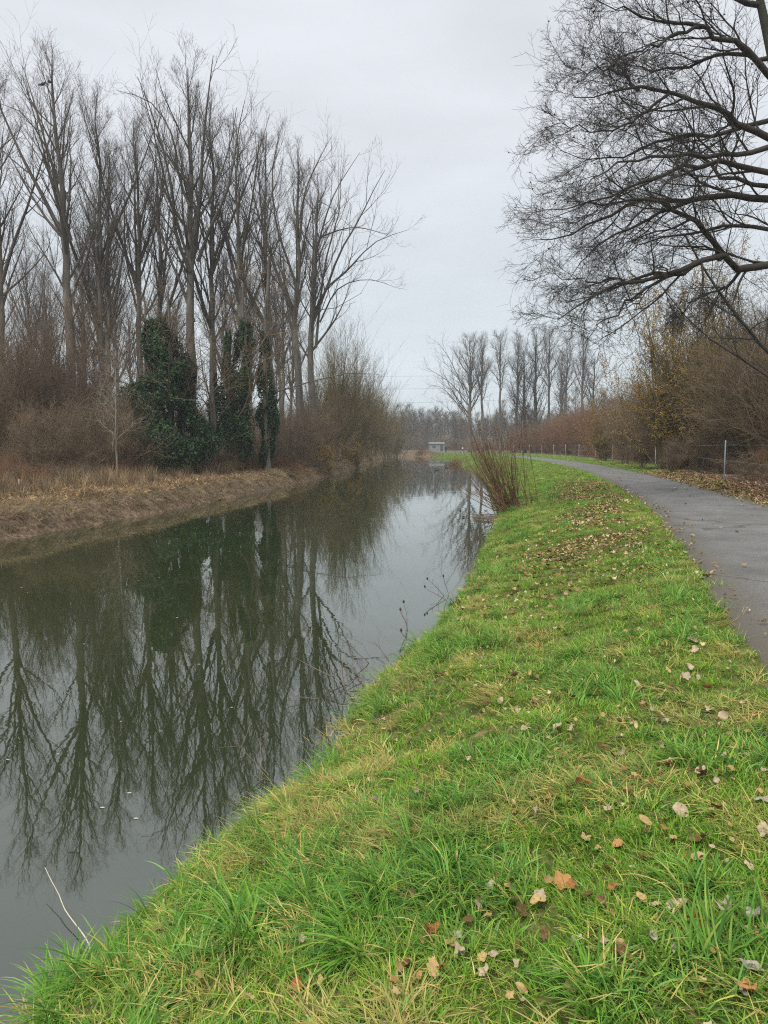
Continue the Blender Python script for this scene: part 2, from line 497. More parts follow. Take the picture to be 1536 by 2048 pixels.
def water_material():
    m, tr, b = new_mat('river_water')
    b.inputs['Base Color'].default_value = (0.019, 0.027, 0.010, 1)
    b.inputs['Roughness'].default_value = 0.015
    b.inputs['IOR'].default_value = 2.4
    tcx = N(tr, 'ShaderNodeTexCoord')
    hs = []
    for sc, st, amp in ((0.9, (1.0, 0.75, 1), 1.0), (4.5, (1.0, 0.8, 1), 0.22)):
        mpx = N(tr, 'ShaderNodeMapping'); mpx.inputs['Scale'].default_value = st
        n = N(tr, 'ShaderNodeTexNoise'); n.inputs['Scale'].default_value = sc; n.inputs['Detail'].default_value = 2
        tr.links.new(tcx.outputs['Object'], mpx.inputs['Vector']); tr.links.new(mpx.outputs['Vector'], n.inputs['Vector'])
        mu = N(tr, 'ShaderNodeMath', operation='MULTIPLY'); mu.inputs[1].default_value = amp
        tr.links.new(n.outputs['Fac'], mu.inputs[0]); hs.append(mu)
    ad = N(tr, 'ShaderNodeMath', operation='ADD')
    tr.links.new(hs[0].outputs[0], ad.inputs[0]); tr.links.new(hs[1].outputs[0], ad.inputs[1])
    bp = N(tr, 'ShaderNodeBump'); bp.inputs['Strength'].default_value = 1.0; bp.inputs['Distance'].default_value = 0.0024
    tr.links.new(ad.outputs[0], bp.inputs['Height']); tr.links.new(bp.outputs['Normal'], b.inputs['Normal'])
    return m

# ------------------------------------------------------------------ terrain sheet
ys = np.concatenate([np.arange(-700, -60, 60), np.arange(-60, -4, 3), np.arange(-4, 16, 0.16), np.arange(16, 40, 0.35), np.arange(40, 120, 1.0), np.arange(120, 240, 2.0), np.arange(240, 400, 10), np.arange(400, 1500, 90)])
ts = np.concatenate([[-1400, -900, -600, -400, -260, -170], np.arange(-120, -24, 7), np.arange(-24, -10, 1.0), np.arange(-10, -5.4, 0.22), np.arange(-5, 5.4, 2.0), np.arange(5.8, 11.2, 0.16), np.arange(11.2, 20, 0.5), np.arange(20, 60, 3.5), [70, 90, 130, 180, 260, 400, 600, 900, 1400]])
xc = np.interp(ys, RIVER[:, 1][RIVER[:, 1] < 172], RIVER[:, 0][RIVER[:, 1] < 172])
GX = xc[:, None] + ts[None, :]
GY = np.repeat(ys[:, None], len(ts), 1)
GZ = ground(GX, GY)
nr_, nc_ = GX.shape
gi = np.arange(nr_ * nc_).reshape(nr_, nc_)
quads = np.stack([gi[:-1, :-1], gi[:-1, 1:], gi[1:, 1:], gi[1:, :-1]], -1).reshape(-1, 4)
FENCE = smooth_curve([(-14, -60), (5.0, 0), (11.2, 18.4), (15.6, 34.4), (19.8, 50), (22.6, 62), (24.4, 73), (26.0, 85), (27.4, 97), (28.6, 110), (29.5, 122), (30.0, 133), (30.2, 144), (29.9, 155), (29.0, 168), (27.5, 180), (24, 215)])
FT, FN = curve_frame(FENCE)
gd = sdist(RIVER, RN, GX, GY); gf = sdist(FENCE, FN, GX, GY)
green = np.clip((gd - 6.7) / 0.5, 0, 1) * np.clip((-gf + 0.2) / 1.0, 0, 1)
gme = mesh_np('ground', np.stack([GX.ravel(), GY.ravel(), GZ], 1), quads, ground_material())
endk = ((GX.ravel() < 11.5) & (GY.ravel() > 168)) | (GY.ravel() > 200)
green = np.where(endk, 0.0, green)
attr_float(gme, 'green', green)
tag(link('ground', gme), kind='structure', label='grassy and earthy river banks')

# water: one sheet that the banks rise out of
wx = np.array([-900, 500]); wy = np.array([-300, 420])
wme = mesh_np('water', [(-900, -300, WATER_Z), (500, -300, WATER_Z), (500, 420, WATER_Z), (-900, 420, WATER_Z)], [(0, 1, 2, 3)], water_material())
tag(link('water', wme), kind='structure', label='still murky green river reflecting trees')

# path
keep = (PATHL[:, 1] > -60) & (PATHL[:, 0] > -300)
pc = PATHL[keep][::1]; pn = PN[keep]
across = np.array([-0.06, 0.05, 0.25, 0.6, 1.1, 1.6, 2.1, 2.6, 2.95, 3.15, 3.26])
rngp = np.random.default_rng(3)
jit = (vnoise(np.arange(len(pc)) * 0.9, np.zeros(len(pc)), 4) - 0.5) * 0.16
jit2 = (vnoise(np.arange(len(pc)) * 0.9, np.ones(len(pc)) * 7, 4) - 0.5) * 0.16
pv = []; pe = []
for i, a in enumerate(across):
    e = np.zeros(len(pc))
    if i < 2: e = jit
    if i > 8: e = jit2
    q = pc + pn * (a + e)[:, None]
    crown = 0.012 + 0.03 * (1 - ((a - 1.6) / 1.66) ** 2)
    if i in (0, len(across) - 1): crown = -0.07
    pv.append(np.stack([q[:, 0], q[:, 1], np.full(len(q), crown)], 1))
    pe.append(np.full(len(q), np.clip(1 - min(a, 3.2 - a) / 0.55, 0, 1) * 1.5))
pv = np.stack(pv, 1)
ii = np.arange(pv.shape[0] * pv.shape[1]).reshape(pv.shape[:2])
pq = np.stack([ii[:-1, :-1], ii[:-1, 1:], ii[1:, 1:], ii[1:, :-1]], -1).reshape(-1, 4)
pme = mesh_np('path', pv.reshape(-1, 3), pq, asphalt_material())
attr_float(pme, 'edge', np.stack(pe, 1).ravel())
tag(link('path', pme), kind='structure', label='grey asphalt towpath curving away beside the river')

# ------------------------------------------------------------------ trees
def polyline(pts, n):
    """resample a hand-set polyline smoothly to n points"""
    c = smooth_curve(pts, 0.15)
    s = np.concatenate([[0], np.cumsum(np.linalg.norm(np.diff(c, axis=0), axis=1))])
    t = np.linspace(0, s[-1], n)
    return np.stack([np.interp(t, s, c[:, k]) for k in range(3)], 1)

def poplar_meshes(seed, H=28.0, r0=0.36, cs=0.36, spread=1.0, n1=26, leaders=2, limbs=None, lean=(0, 0), dens=1.0):
    rng = np.random.default_rng(seed)
    n = 16
    z = np.linspace(0, H, n)
    w = np.cumsum(rng.normal(0, 0.10, (n, 2)), 0); w -= w[0]
    tr = np.stack([w[:, 0] + lean[0] * z, w[:, 1] + lean[1] * z, z - 0.3], 1)[None]
    rad = r0 * (1 - (z / H)) ** 0.85 + 0.02
    rad[0] *= 1.35
    trR = rad[None]
    tv, tf = tubes([(tr, trR, 10)])
    tm = mesh_np('poplar_trunk', tv, tf, M_BARK)
    parts = []
    # long rising branches
    b1, r1 = grow(rng, tr, trR, n1, cs, 0.96, 0.52, lambda u, L: H * spread * (0.38 * (1 - u) ** 0.8 + 0.055), 9, 0.55, 0.016, 0.085, 0.05, 0.16, 0.22, 0.014, 0.12)
    if leaders:
        bl, rl = grow(rng, tr, trR, leaders, cs + 0.02, 0.62, 0.34, lambda u, L: H * 0.95 * (1 - u), 9, 0.8, 0.02, 0.05, 0.04, 0.08, 0.08, 0.018, 0.12)
        b1 = np.concatenate([b1, bl]); r1 = np.concatenate([r1, rl])
    # short dead spurs low on the trunk
    bs, rs = grow(rng, tr, trR, 9, 0.12, cs, 1.2, lambda u, L: 1.8 + 0 * u, 4, 0.3, 0.01, 0.0, 0.12, 0.3, 0.5, 0.009)
    if limbs:
        for pts, rl0 in limbs:
            P = polyline(pts, 9)[None]; Rl = (rl0 * np.linspace(1, 0.12, 9))[None]
            b1 = np.concatenate([b1, P]); r1 = np.concatenate([r1, Rl])
    parts += [(b1, r1, 5), (bs, rs, 3)]
    b2, r2 = grow(rng, b1, r1, int(7 * dens), 0.12, 1.0, 0.52, lambda u, L: 0.40 * L * (1.05 - u * 0.75) + 0.35, 6, 0.55, 0.010, 0.16, 0.06, 0.18, 0.3, 0.011, 0.3)
    parts.append((b2, r2, 3))
    b3, r3 = grow(rng, b2, r2, int(6 * dens), 0.12, 1.0, 0.65, lambda u, L: 0.36 * L * (1.1 - u * 0.6) + 0.2, 4, 0.7, 0.006, 0.18, 0.09, 0.2, 0.35, 0.007, 0.5)
    parts.append((b3, r3, 3))
    b4, r4 = grow(rng, b3, r3, 3, 0.3, 1.0, 0.7, lambda u, L: 0.35 * L + 0.14, 2, 0.8, 0.0048, 0.15, 0.12, 0.25, 0.4, 0.005, 0.6)
    parts.append((b4, r4, 3))
    cv, cf = tubes(parts)
    cm = mesh_np('poplar_crown', cv, cf, M_TWIG)
    return tm, cm

def make_tree(name, label, cat, meshes, loc, rz=0.0, group=None, scale=1.0):
    t = thing(name, label, cat, loc, rz, group)
    link('trunk', meshes[0], t); link('crown', meshes[1], t)
    if scale != 1.0:
        t.scale = (scale, scale, scale)
    return t

def gz(x, y):
    return float(ground([x], [y], False)[0])

def base(px, y):
    x = at(px, y)[0]
    return (x, y, gz(x, y))

POP = [poplar_meshes(101, 28, 0.31, 0.38, 0.85, 26, 2),
       poplar_meshes(102, 28, 0.28, 0.34, 0.75, 28, 2, lean=(0.01, 0)),
       poplar_meshes(103, 27, 0.26, 0.30, 0.7, 30, 1, lean=(-0.015, 0)),
       poplar_meshes(104, 29, 0.32, 0.42, 0.9, 24, 3),
       poplar_meshes(105, 26, 0.28, 0.30, 0.62, 26, 2, lean=(0.02, 0.01))]

# hero trees of the left wood: a few limbs follow the photograph
def limb(bx, by, pts, y0, y1):
    """photograph pixels -> limb points relative to the tree's base, depth running from y0 to y1"""
    out = []
    for i, (px, py) in enumerate(pts):
        y = y0 + (y1 - y0) * i / (len(pts) - 1)
        p = unproject(px, py, y)
        out.append((p[0] - bx, p[1] - by, p[2]))
    return out

bx, by, bz = base(150, 50)
hl = [(limb(bx, by, [(142, 480), (120, 400), (95, 300), (45, 225), (0, 205)], 50, 47), 0.13),
      (limb(bx, by, [(138, 400), (105, 330), (70, 210), (45, 130)], 50, 52), 0.12),
      (limb(bx, by, [(150, 570), (175, 510), (190, 400), (165, 330)], 50, 48), 0.10)]
tm = poplar_meshes(201, 27.0, 0.37, 0.40, 0.8, 22, 1, hl, lean=(-0.012, 0))
make_tree('poplar_tree', 'tall bare poplar behind the reddish brown shrub, two crows in its crown', 'tree', tm, (bx, by, bz), group='bare poplars of the wood across the river')

bx, by, bz = base(388, 55)
hl = [(limb(bx, by, [(380, 540), (350, 460), (345, 380), (310, 240), (275, 150)], 55, 52), 0.15),
      (limb(bx, by, [(380, 410), (360, 360), (345, 270), (300, 200), (235, 178)], 55, 57), 0.12),
      (limb(bx, by, [(395, 520), (430, 430), (455, 380), (480, 240), (490, 195)], 55, 53), 0.14),
      (limb(bx, by, [(385, 380), (350, 330), (315, 270), (330, 200)], 55, 54), 0.10),
      (limb(bx, by, [(388, 640), (360, 560), (330, 490), (300, 400), (265, 330)], 55, 57), 0.13)]
tm = poplar_meshes(202, 28.5, 0.40, 0.42, 0.8, 22, 1, hl)
make_tree('poplar_tree', 'bare poplar with wide V of limbs rising right behind the broad ivy mass', 'tree', tm, (bx, by, bz), group='bare poplars of the wood across the river')

bx, by, bz = base(598, 68)
hl = [(limb(bx, by, [(597, 600), (585, 540), (565, 490), (550, 430), (545, 330), (565, 240)], 68, 66), 0.14),
      (limb(bx, by, [(600, 470), (610, 380), (640, 310), (665, 265)], 68, 70), 0.12),
      (limb(bx, by, [(600, 520), (615, 450), (640, 400), (700, 450)], 68, 66), 0.08)]
tm = poplar_meshes(203, 28.0, 0.42, 0.40, 0.7, 20, 1, hl)
make_tree('poplar_tree', 'thick pale trunked poplar, left one of the pair nearest the open sky', 'tree', tm, (bx, by, bz), group='bare poplars of the wood across the river')

bx, by, bz = base(624, 71)
hl = [(limb(bx, by, [(625, 640), (650, 580), (680, 500), (715, 440), (760, 350), (770, 335)], 71, 68), 0.15),
      (limb(bx, by, [(628, 620), (655, 570), (690, 540), (750, 480), (815, 455)], 71, 67), 0.12),
      (limb(bx, by, [(640, 640), (670, 580), (700, 560), (745, 555), (790, 570)], 71, 69), 0.09),
      (limb(bx, by, [(622, 560), (640, 470), (670, 380), (720, 300)], 71, 73), 0.13),
      (limb(bx, by, [(640, 470), (680, 455), (715, 450), (760, 460), (785, 470)], 71, 66), 0.08),
      (limb(bx, by, [(632, 690), (640, 600), (655, 500), (680, 410), (680, 330)], 71, 74), 0.14)]
tm = poplar_meshes(204, 27.0, 0.40, 0.36, 0.75, 22, 1, hl, lean=(0.012, 0))
make_tree('poplar_tree', 'poplar with limbs arching right over the river, right one of the pale trunked pair', 'tree', tm, (bx, by, bz), group='bare poplars of the wood across the river')

front = [(12, 52, 0, 0.93, 'thick bare poplar cut by the left picture edge'),
         (205, 54, 1, 0.93, 'bare poplar with close upright branches just right of the reddish brown shrub'),
         (228, 60, 2, 0.95, 'slim bare poplar between the reddish brown shrub and the broad ivy mass'),
         (280, 56, 3, 0.88, 'bare poplar rising at the left flank of the broad ivy mass'),
         (328, 62, 4, 1.0, 'slim bare poplar seen straight above the broad ivy mass'),
         (425, 58, 1, 0.98, 'bare poplar standing between the broad ivy mass and the ivy columns'),
         (484, 56, 0, 0.90, 'bare poplar whose foot is wrapped by the thickest ivy column'),
         (535, 60, 4, 1.0, 'forked bare poplar rising out of the right hand ivy column')]
rng = np.random.default_rng(7)
pops = {}
for px, y, k, s, lab in front:
    b = base(px, y)
    t = make_tree('poplar_tree', lab, 'tree', POP[k], b, rng.uniform(0, 6.28), 'bare poplars of the wood across the river', s)
    pops[px] = t
zones = [(-200, 60, 'slender bare poplar deep in the wood behind the reddish brown shrub'),
         (60, 250, 'slender bare poplar deep in the wood left of the ivy'),
         (250, 420, 'slender bare poplar deep in the wood behind the broad ivy mass'),
         (420, 560, 'slender bare poplar deep in the wood behind the ivy columns'),
         (560, 660, 'slender bare poplar deep in the wood behind the pale trunked pair')]
src = pops[12]
protos = [src, pops[205], pops[228], pops[280], pops[328]]
for i in range(26):
    px = rng.uniform(-60, 585); y = rng.uniform(66, 125)
    b = base(px, y)
    lab = [z[2] for z in zones if z[0] <= px < z[1]][0]
    dup(protos[i % 5], b, rng.uniform(0, 6.28), rng.uniform(0.72, 1.0), lab, 'bare poplars deep in the wood across the river')

# ------------------------------------------------------------------ shrubs
def shrub_mesh(name, seed, h, spread, nst, mat, lean=(0, 0), n2=7, n3=7, n4=4, up=0.06, r0=0.03, wig=0.09, base_r=0.5, tw=0.0065, catkin=0, ang=0.5):
    rng = np.random.default_rng(seed)
    n = 8
    a = rng.uniform(0, 6.28, nst); tl = np.abs(rng.normal(0, spread, nst))
    d = np.stack([np.cos(a) * np.sin(tl) + lean[0], np.sin(a) * np.sin(tl) + lean[1], np.cos(tl)], 1)
    d /= np.linalg.norm(d, axis=1, keepdims=True)
    ln = h * rng.uniform(0.35, 1.08, nst)
    P = np.empty((nst, n, 3)); P[:, 0] = np.stack([np.cos(a) * rng.random(nst) * base_r, np.sin(a) * rng.random(nst) * base_r, np.full(nst, -0.15)], 1)
    for q in range(1, n):
        d = d + np.array([0, 0, up]) + rng.normal(0, wig, (nst, 3)); d /= np.linalg.norm(d, axis=1, keepdims=True)
        P[:, q] = P[:, q - 1] + d * (ln / (n - 1))[:, None]
    Rr = (r0 * rng.uniform(0.6, 1.3, nst))[:, None] * np.linspace(1, 0.2, n)[None]
    parts = [(P, Rr, 4)]
    b2, r2 = grow(rng, P, Rr, n2, 0.12, 1.0, ang, lambda u, L: 0.42 * L * (1.1 - 0.7 * u) + 0.2, 5, 0.6, tw * 1.3, up * 1.2, wig, 0.2, 0.3, 0.009, 0.3)
    b3, r3 = grow(rng, b2, r2, n3, 0.1, 1.0, ang + 0.1, lambda u, L: 0.42 * L * (1.1 - 0.6 * u) + 0.12, 3, 0.7, tw, up, wig * 1.2, 0.25, 0.35, 0.007, 0.5)
    parts += [(b2, r2, 3), (b3, r3, 3)]
    if n4:
        b4, r4 = grow(rng, b3, r3, n4, 0.2, 1.0, ang + 0.15, lambda u, L: 0.45 * L + 0.1, 2, 0.8, tw * 0.85, up, wig, 0.25, 0.35, 0.006, 0.6)
        parts.append((b4, r4, 3))
    v, f = tubes(parts)
    me = mesh_np(name, v, f, mat)
    if catkin:
        c, rc = grow(rng, b3, r3, catkin, 0.25, 1.0, 1.2, lambda u, L: 0.13 + 0 * u, 2, 2.0, 0.019, -0.7, 0.15, 0.3, 0.3, 0.1, 0.7)
        rc[:] = 0.014
        cv, cf = tubes([(c, rc, 4)])
        return me, mesh_np(name + '_catkins', cv, cf, M_GOLD)
    return me

SH_BROWN = [shrub_mesh('brown_shrub', 301, 7.8, 0.30, 24, M_SHRUB, n2=8, n3=7, n4=3, up=0.08, wig=0.10), shrub_mesh('brown_shrub', 302, 6.6, 0.40, 26, M_SHRUB, n2=8, n3=7, n4=3, wig=0.15)]
SH_RED = [shrub_mesh('red_shrub', 311, 7.5, 0.28, 30, M_RED, n2=8, n3=7, n4=4, up=0.10, wig=0.06), shrub_mesh('red_shrub', 312, 6.5, 0.40, 34, M_RED, n2=8, n3=7, n4=3, up=0.12, wig=0.07)]
SH_OLIVE = [shrub_mesh('willow', 321, 13.5, 0.24, 16, M_OLIVE, (0.14, 0), n2=10, n3=7, n4=3, up=0.09, r0=0.075, wig=0.05, base_r=1.0, tw=0.007, ang=0.36),
            shrub_mesh('willow', 322, 11.0, 0.32, 18, M_OLIVE, (0.12, 0), n2=10, n3=7, n4=3, up=0.09, r0=0.06, wig=0.06, base_r=1.2, tw=0.007, ang=0.36)]
SH_LOW = [shrub_mesh('bramble', 331, 2.0, 0.75, 26, M_SHRUB, n2=6, n3=5, n4=3, up=-0.03, r0=0.012, wig=0.16, base_r=0.7, tw=0.005),
          shrub_mesh('bramble', 332, 1.6, 0.9, 30, M_RED, n2=6, n3=5, n4=3, up=-0.06, r0=0.010, wig=0.16, base_r=0.8, tw=0.005)]

SHRUB_PROTO = {}
def shrub(name, mesh, label, cat, loc, rz=0, scale=1.0, group=None):
    o = link(name, mesh, None, loc)
    o.rotation_euler = (0, 0, rz)
    o.scale = (scale, scale, scale) if not hasattr(scale, '__len__') else scale
    return tag(o, label, cat, group)

def place(px, y, name, mesh, label, cat='shrub', s=1.0, rz=None, group=None, r=np.random.default_rng(77)):
    b = base(px, y)
    return shrub(name, mesh, label, cat, (b[0], b[1], b[2] - 0.05), r.uniform(0, 6.28) if rz is None else rz, s, group)

# left wood understorey
G = 'bare shrubs under the poplars across the river'
SH_TALL = shrub_mesh('tall_reddish_shrub', 341, 9.4, 0.30, 34, noisy('dull_red_brown_twigs', [(0.3, (0.095, 0.066, 0.046)), (0.7, (0.185, 0.132, 0.09))], 0.6, 3, 0.9, 0, rnd=0.1), n2=9, n3=7, n4=4, up=0.10, r0=0.045, wig=0.06, base_r=1.4)
place(95, 42, 'bare_shrub', SH_TALL, 'tall reddish brown bare shrub on the left bank behind dry grass', s=1.0, rz=0.4)
place(20, 44, 'bare_shrub', SH_TALL, 'bare reddish shrub at the left picture edge beside the tallest shrub', s=0.86, rz=2.4)
place(150, 46, 'bare_shrub', SH_TALL, 'bare reddish shrub standing just right of the tallest shrub', s=0.84, rz=4.0)
us = [(-30, 40, 0, 0.8), (60, 37, 1, 0.55), (130, 38, 1, 0.55), (190, 41, 0, 0.62), (222, 40, 1, 0.6), (252, 43, 0, 0.55), (300, 43, 1, 0.36), (375, 46, 1, 0.4),
      (445, 50, 1, 0.36), (510, 53, 1, 0.36), (548, 56, 0, 0.55), (575, 60, 1, 0.65), (602, 62, 0, 0.65), (630, 66, 1, 0.75), (650, 72, 0, 0.85),
      (570, 78, 0, 0.85), (520, 74, 0, 0.7), (460, 68, 0, 0.6), (405, 66, 1, 0.7), (340, 64, 0, 0.65), (290, 60, 0, 0.65), (235, 58, 1, 0.75), (170, 57, 0, 0.75), (110, 58, 1, 0.8), (50, 55, 0, 0.75), (-10, 56, 1, 0.8)]
def where_left(px):
    if px < 30: return 'at the left picture edge'
    if px < 170: return 'by the tall reddish shrub'
    if px < 262: return 'left of the broad ivy mass'
    if px < 410: return 'round the broad ivy mass'
    if px < 560: return 'among the ivy columns'
    return 'below the pale trunked poplars'
for px, y, k, s in us:
    lab = ('bare brown shrub in front ' if y < 57 else 'brown thicket deep in the wood ') + where_left(px)
    place(px, y, 'bare_shrub', SH_BROWN[k], lab, s=s, group=G)

# willows leaning over the river on the left bank
wl = [(668, 80, 0, 1.0), (690, 90, 1, 1.05), (640, 86, 1, 1.1), (712, 100, 0, 0.95), (700, 108, 0, 1.12), (735, 116, 1, 0.95), (722, 128, 0, 1.0), (748, 138, 1, 1.0), (755, 150, 0, 0.95), (772, 160, 1, 1.05), (785, 172, 0, 0.9), (795, 182, 1, 0.95), (660, 105, 0, 1.15), (690, 130, 0, 1.15)]
wlab = ['olive brown willow leaning over the water just right of the pale trunked poplars', 'olive willow second in the row along the left bank',
        'olive willow pressed against the back of the pale trunked poplars', 'olive willow in the middle of the row along the left bank',
        'tall thin topped willow sticking above the left bank row']
for i, (px, y, k, s) in enumerate(wl):
    lab = wlab[i] if i < 5 else ('hazy far willow at the bend end of the left bank row' if y > 145 else 'bare willow far along the left bank, partly hidden by nearer ones')
    place(px, y, 'willow_tree', SH_OLIVE[k], lab, 'willow', s, rz=[0.0, 0.5, -0.4, 0.3, -0.2][i % 5], group='willows along the left bank')
gb = shrub_mesh('golden_shrub', 351, 3.4, 0.5, 22, M_OLIVE, n2=7, n3=7, n4=0, catkin=2)
for px, y, s, lab in ((652, 64, 0.85, 'small golden catkin bush below the pale trunked poplars'), (712, 88, 1.0, 'golden catkin bush at the foot of the leaning willows')):
    b = base(px, y)
    t = thing('catkin_bush', lab, 'bush', b, 0.6)
    t.scale = (s, s, s)
    link('twigs', gb[0], t); link('catkins', gb[1], t)

# ------------------------------------------------------------------ ivy
def leaf_cloud(name, C, size, seed, colors, mat, norm=None):
    """one folded leaf (two quads) at every point in C"""
    rng = np.random.default_rng(seed)
    n = len(C)
    nrm = rng.normal(0, 1, (n, 3)) * 0.6 + (norm if norm is not None else np.array([0, 0, 1.0]))
    nrm /= np.linalg.norm(nrm, axis=1, keepdims=True)
    u = np.cross(nrm, rng.normal(0, 1, (n, 3))); u /= np.linalg.norm(u, axis=1, keepdims=True)
    v = np.cross(nrm, u)
    s = size * rng.uniform(0.4, 1.7, n)[:, None]
    a = C - u * s; b = C + u * s
    V = np.stack([a, C - v * s * 0.75 + nrm * s * 0.22 - u * s * 0.2, b, C + v * s * 0.75 + nrm * s * 0.22 - u * s * 0.2], 1)
    V = V.reshape(-1, 3)
    i = np.arange(n) * 4
    T = np.concatenate([np.stack([i, i + 1, i + 2], 1), np.stack([i, i + 2, i + 3], 1)])
    me = mesh_np(name, V, None, mat, False, T)
    k = rng.integers(0, len(colors), n)
    c = np.array(colors)[k] * rng.uniform(0.7, 1.3, n)[:, None]
    attr_color(me, 'tint', np.repeat(c, 4, 0))
    return me

IVYC = [(0.015, 0.042, 0.016), (0.021, 0.056, 0.019), (0.030, 0.072, 0.022), (0.017, 0.045, 0.021), (0.055, 0.085, 0.026), (0.010, 0.030, 0.012)]
def ivy_column(seed, h, rw, n, top=0.15, low=0.4, lump=0.55, foot=0.0):
    rng = np.random.default_rng(seed)
    z = h * rng.random(n) ** 0.9
    u = z / h
    wx_ = (vnoise(z * 0.45, np.full(n, 3.0), seed) - 0.5) * rw * 0.45
    prof = np.clip(u * foot + 1 - foot * 0.4, 0.3, 1.0) * rw * (0.7 + 0.6 * vnoise(z * 0.9, np.full(n, 9.0), seed + 3)) * (np.sin(np.clip(u * 0.85 + 0.15, 0, 1) * PI) ** 0.6 * (1 - low) + low) * (1 - u * (1 - top))
    a = rng.uniform(0, 6.28, n)
    lumps = fbm(a * 1.3 + 10, z * 0.8, seed, 3)
    r = prof * (0.35 + lump * 2 * lumps) * np.sqrt(rng.uniform(0.35, 1.1, n))
    C = np.stack([np.cos(a) * r + wx_, np.sin(a) * r, z + rng.normal(0, 0.12, n)], 1)
    nr2 = np.stack([np.cos(a), np.sin(a), np.full(n, 0.35)], 1)
    k = lumps > 0.36 + 0.12 * u
    return leaf_cloud('ivy_leaves', C[k], 0.068, seed, IVYC, M_IVY, nr2[k])

def ivy_tree(px, y, h, rw, n, seed, lab, th=None, ntr=1, lean=0.0, **kw):
    x, yy, z = base(px, y)
    rng = np.random.default_rng(seed)
    t = thing('ivy_clad_tree', lab, 'tree', (x, yy, z), 0, 'trees wrapped in ivy on the left bank')
    P = []; Rr = []
    for i in range(ntr):
        ox = rng.uniform(-0.35, 0.35) * rw if ntr > 1 else 0; oy = rng.uniform(-0.3, 0.3) * rw if ntr > 1 else 0
        hh = (th or h * 1.1) * rng.uniform(0.85, 1.0)
        zz = np.linspace(-0.3, hh, 8)
        w = np.cumsum(rng.normal(0, 0.07, (8, 2)), 0)
        P.append(np.stack([ox + w[:, 0] + lean * zz, oy + w[:, 1], zz], 1)); Rr.append((0.22 if ntr == 1 else 0.13) * np.linspace(1.2, 0.35, 8))
    P = np.stack(P); Rr = np.stack(Rr)
    v, f = tubes([(P, Rr, 8)])
    link('trunk', mesh_np('ivy_trunk', v, f, M_BARK), t)
    b2, r2 = grow(rng, P, Rr, 14, 0.3, 1.0, 0.9, lambda u, L: 0.30 * L * (1.2 - u) + 0.3, 5, 0.5, 0.012, 0.08, 0.1, 0.3, 0.3, 0.01)
    b3, r3 = grow(rng, b2, r2, 8, 0.2, 1, 0.7, lambda u, L: 0.4 * L + 0.1, 3, 0.6, 0.008, 0.08, 0.1)
    b4, r4 = grow(rng, b3, r3, 4, 0.2, 1, 0.7, lambda u, L: 0.4 * L + 0.1, 2, 0.6, 0.007, 0.08, 0.1)
    v, f = tubes([(b2, r2, 4), (b3, r3, 3), (b4, r4, 3)])
    link('crown', mesh_np('ivy_tree_crown', v, f, M_SHRUB), t)
    me = ivy_column(seed, h, rw, n, **kw)
    if lean:
        for vv in me.vertices: vv.co.x += lean * vv.co.z
    link('ivy', me, t)
    return t

ivy_tree(332, 45.5, 9.1, 3.1, 50000, 401, 'broad cone of dark ivy swallowing a clump of bare trunks', 11, 4, top=0.22, low=0.55)
ivy_tree(374, 46.5, 6.0, 0.8, 7000, 406, 'lower ivy mound hugging the right flank of the broad ivy cone', 8, 2, top=0.4, low=0.5)
ivy_tree(430, 49.5, 6.4, 0.8, 7000, 402, 'low ivy wrapped trunk, left one of the ivy columns', 10, 1, top=0.3, low=0.6, lean=-0.01, foot=1.6)
ivy_tree(457, 50.5, 9.2, 0.85, 9000, 403, 'thin ivy column with a pointed top beside the thickest one', 11, 1, top=0.25, low=0.6, lean=0.015, foot=1.6)
ivy_tree(486, 51, 10.0, 1.35, 19000, 404, 'thickest dark ivy column on the left bank', 14, 1, top=0.35, low=0.6, foot=1.6)
ivy_tree(530, 52.5, 9.6, 1.05, 13000, 405, 'right hand ivy column next to the pale trunked poplars', 15, 1, top=0.3, low=0.6, lean=0.008, foot=1.6)

# thin pale sapling in front of the ivy
def sapling(px, y, h, lab, seed, mat, lean=0.0):
    rng = np.random.default_rng(seed)
    x, yy, z = base(px, y)
    zz = np.linspace(-0.2, h, 9)
    P = np.stack([lean * zz + np.cumsum(rng.normal(0, 0.03, 9)), np.cumsum(rng.normal(0, 0.03, 9)), zz], 1)[None]
    Rr = np.linspace(0.06, 0.012, 9)[None]
    t = thing('young_tree', lab, 'tree', (x, yy, z))
    v, f = tubes([(P, Rr, 6)]); link('trunk', mesh_np('sapling_trunk', v, f, mat), t)
    b1, r1 = grow(rng, P, Rr, 16, 0.2, 1.0, 0.9, lambda u, L: 0.3 * L * (1.2 - u) + 0.2, 5, 0.5, 0.009, 0.06, 0.08)
    b2, r2 = grow(rng, b1, r1, 8, 0.2, 1, 0.7, lambda u, L: 0.35 * L + 0.1, 3, 0.6, 0.007, 0.06, 0.1)
    b3, r3 = grow(rng, b2, r2, 4, 0.2, 1, 0.7, lambda u, L: 0.4 * L + 0.1, 2, 0.6, 0.006, 0.06, 0.1)
    v, f = tubes([(b1, r1, 4), (b2, r2, 3), (b3, r3, 3)]); link('crown', mesh_np('sapling_crown', v, f, mat), t)
    return t
sapling(233, 38.5, 6.5, 'thin pale stemmed sapling left of the broad ivy mass', 501, noisy('pale_sapling_bark', [(0.3, (0.17, 0.15, 0.11)), (0.7, (0.30, 0.27, 0.21))], 3, 3, 0.9, 0), 0.01)

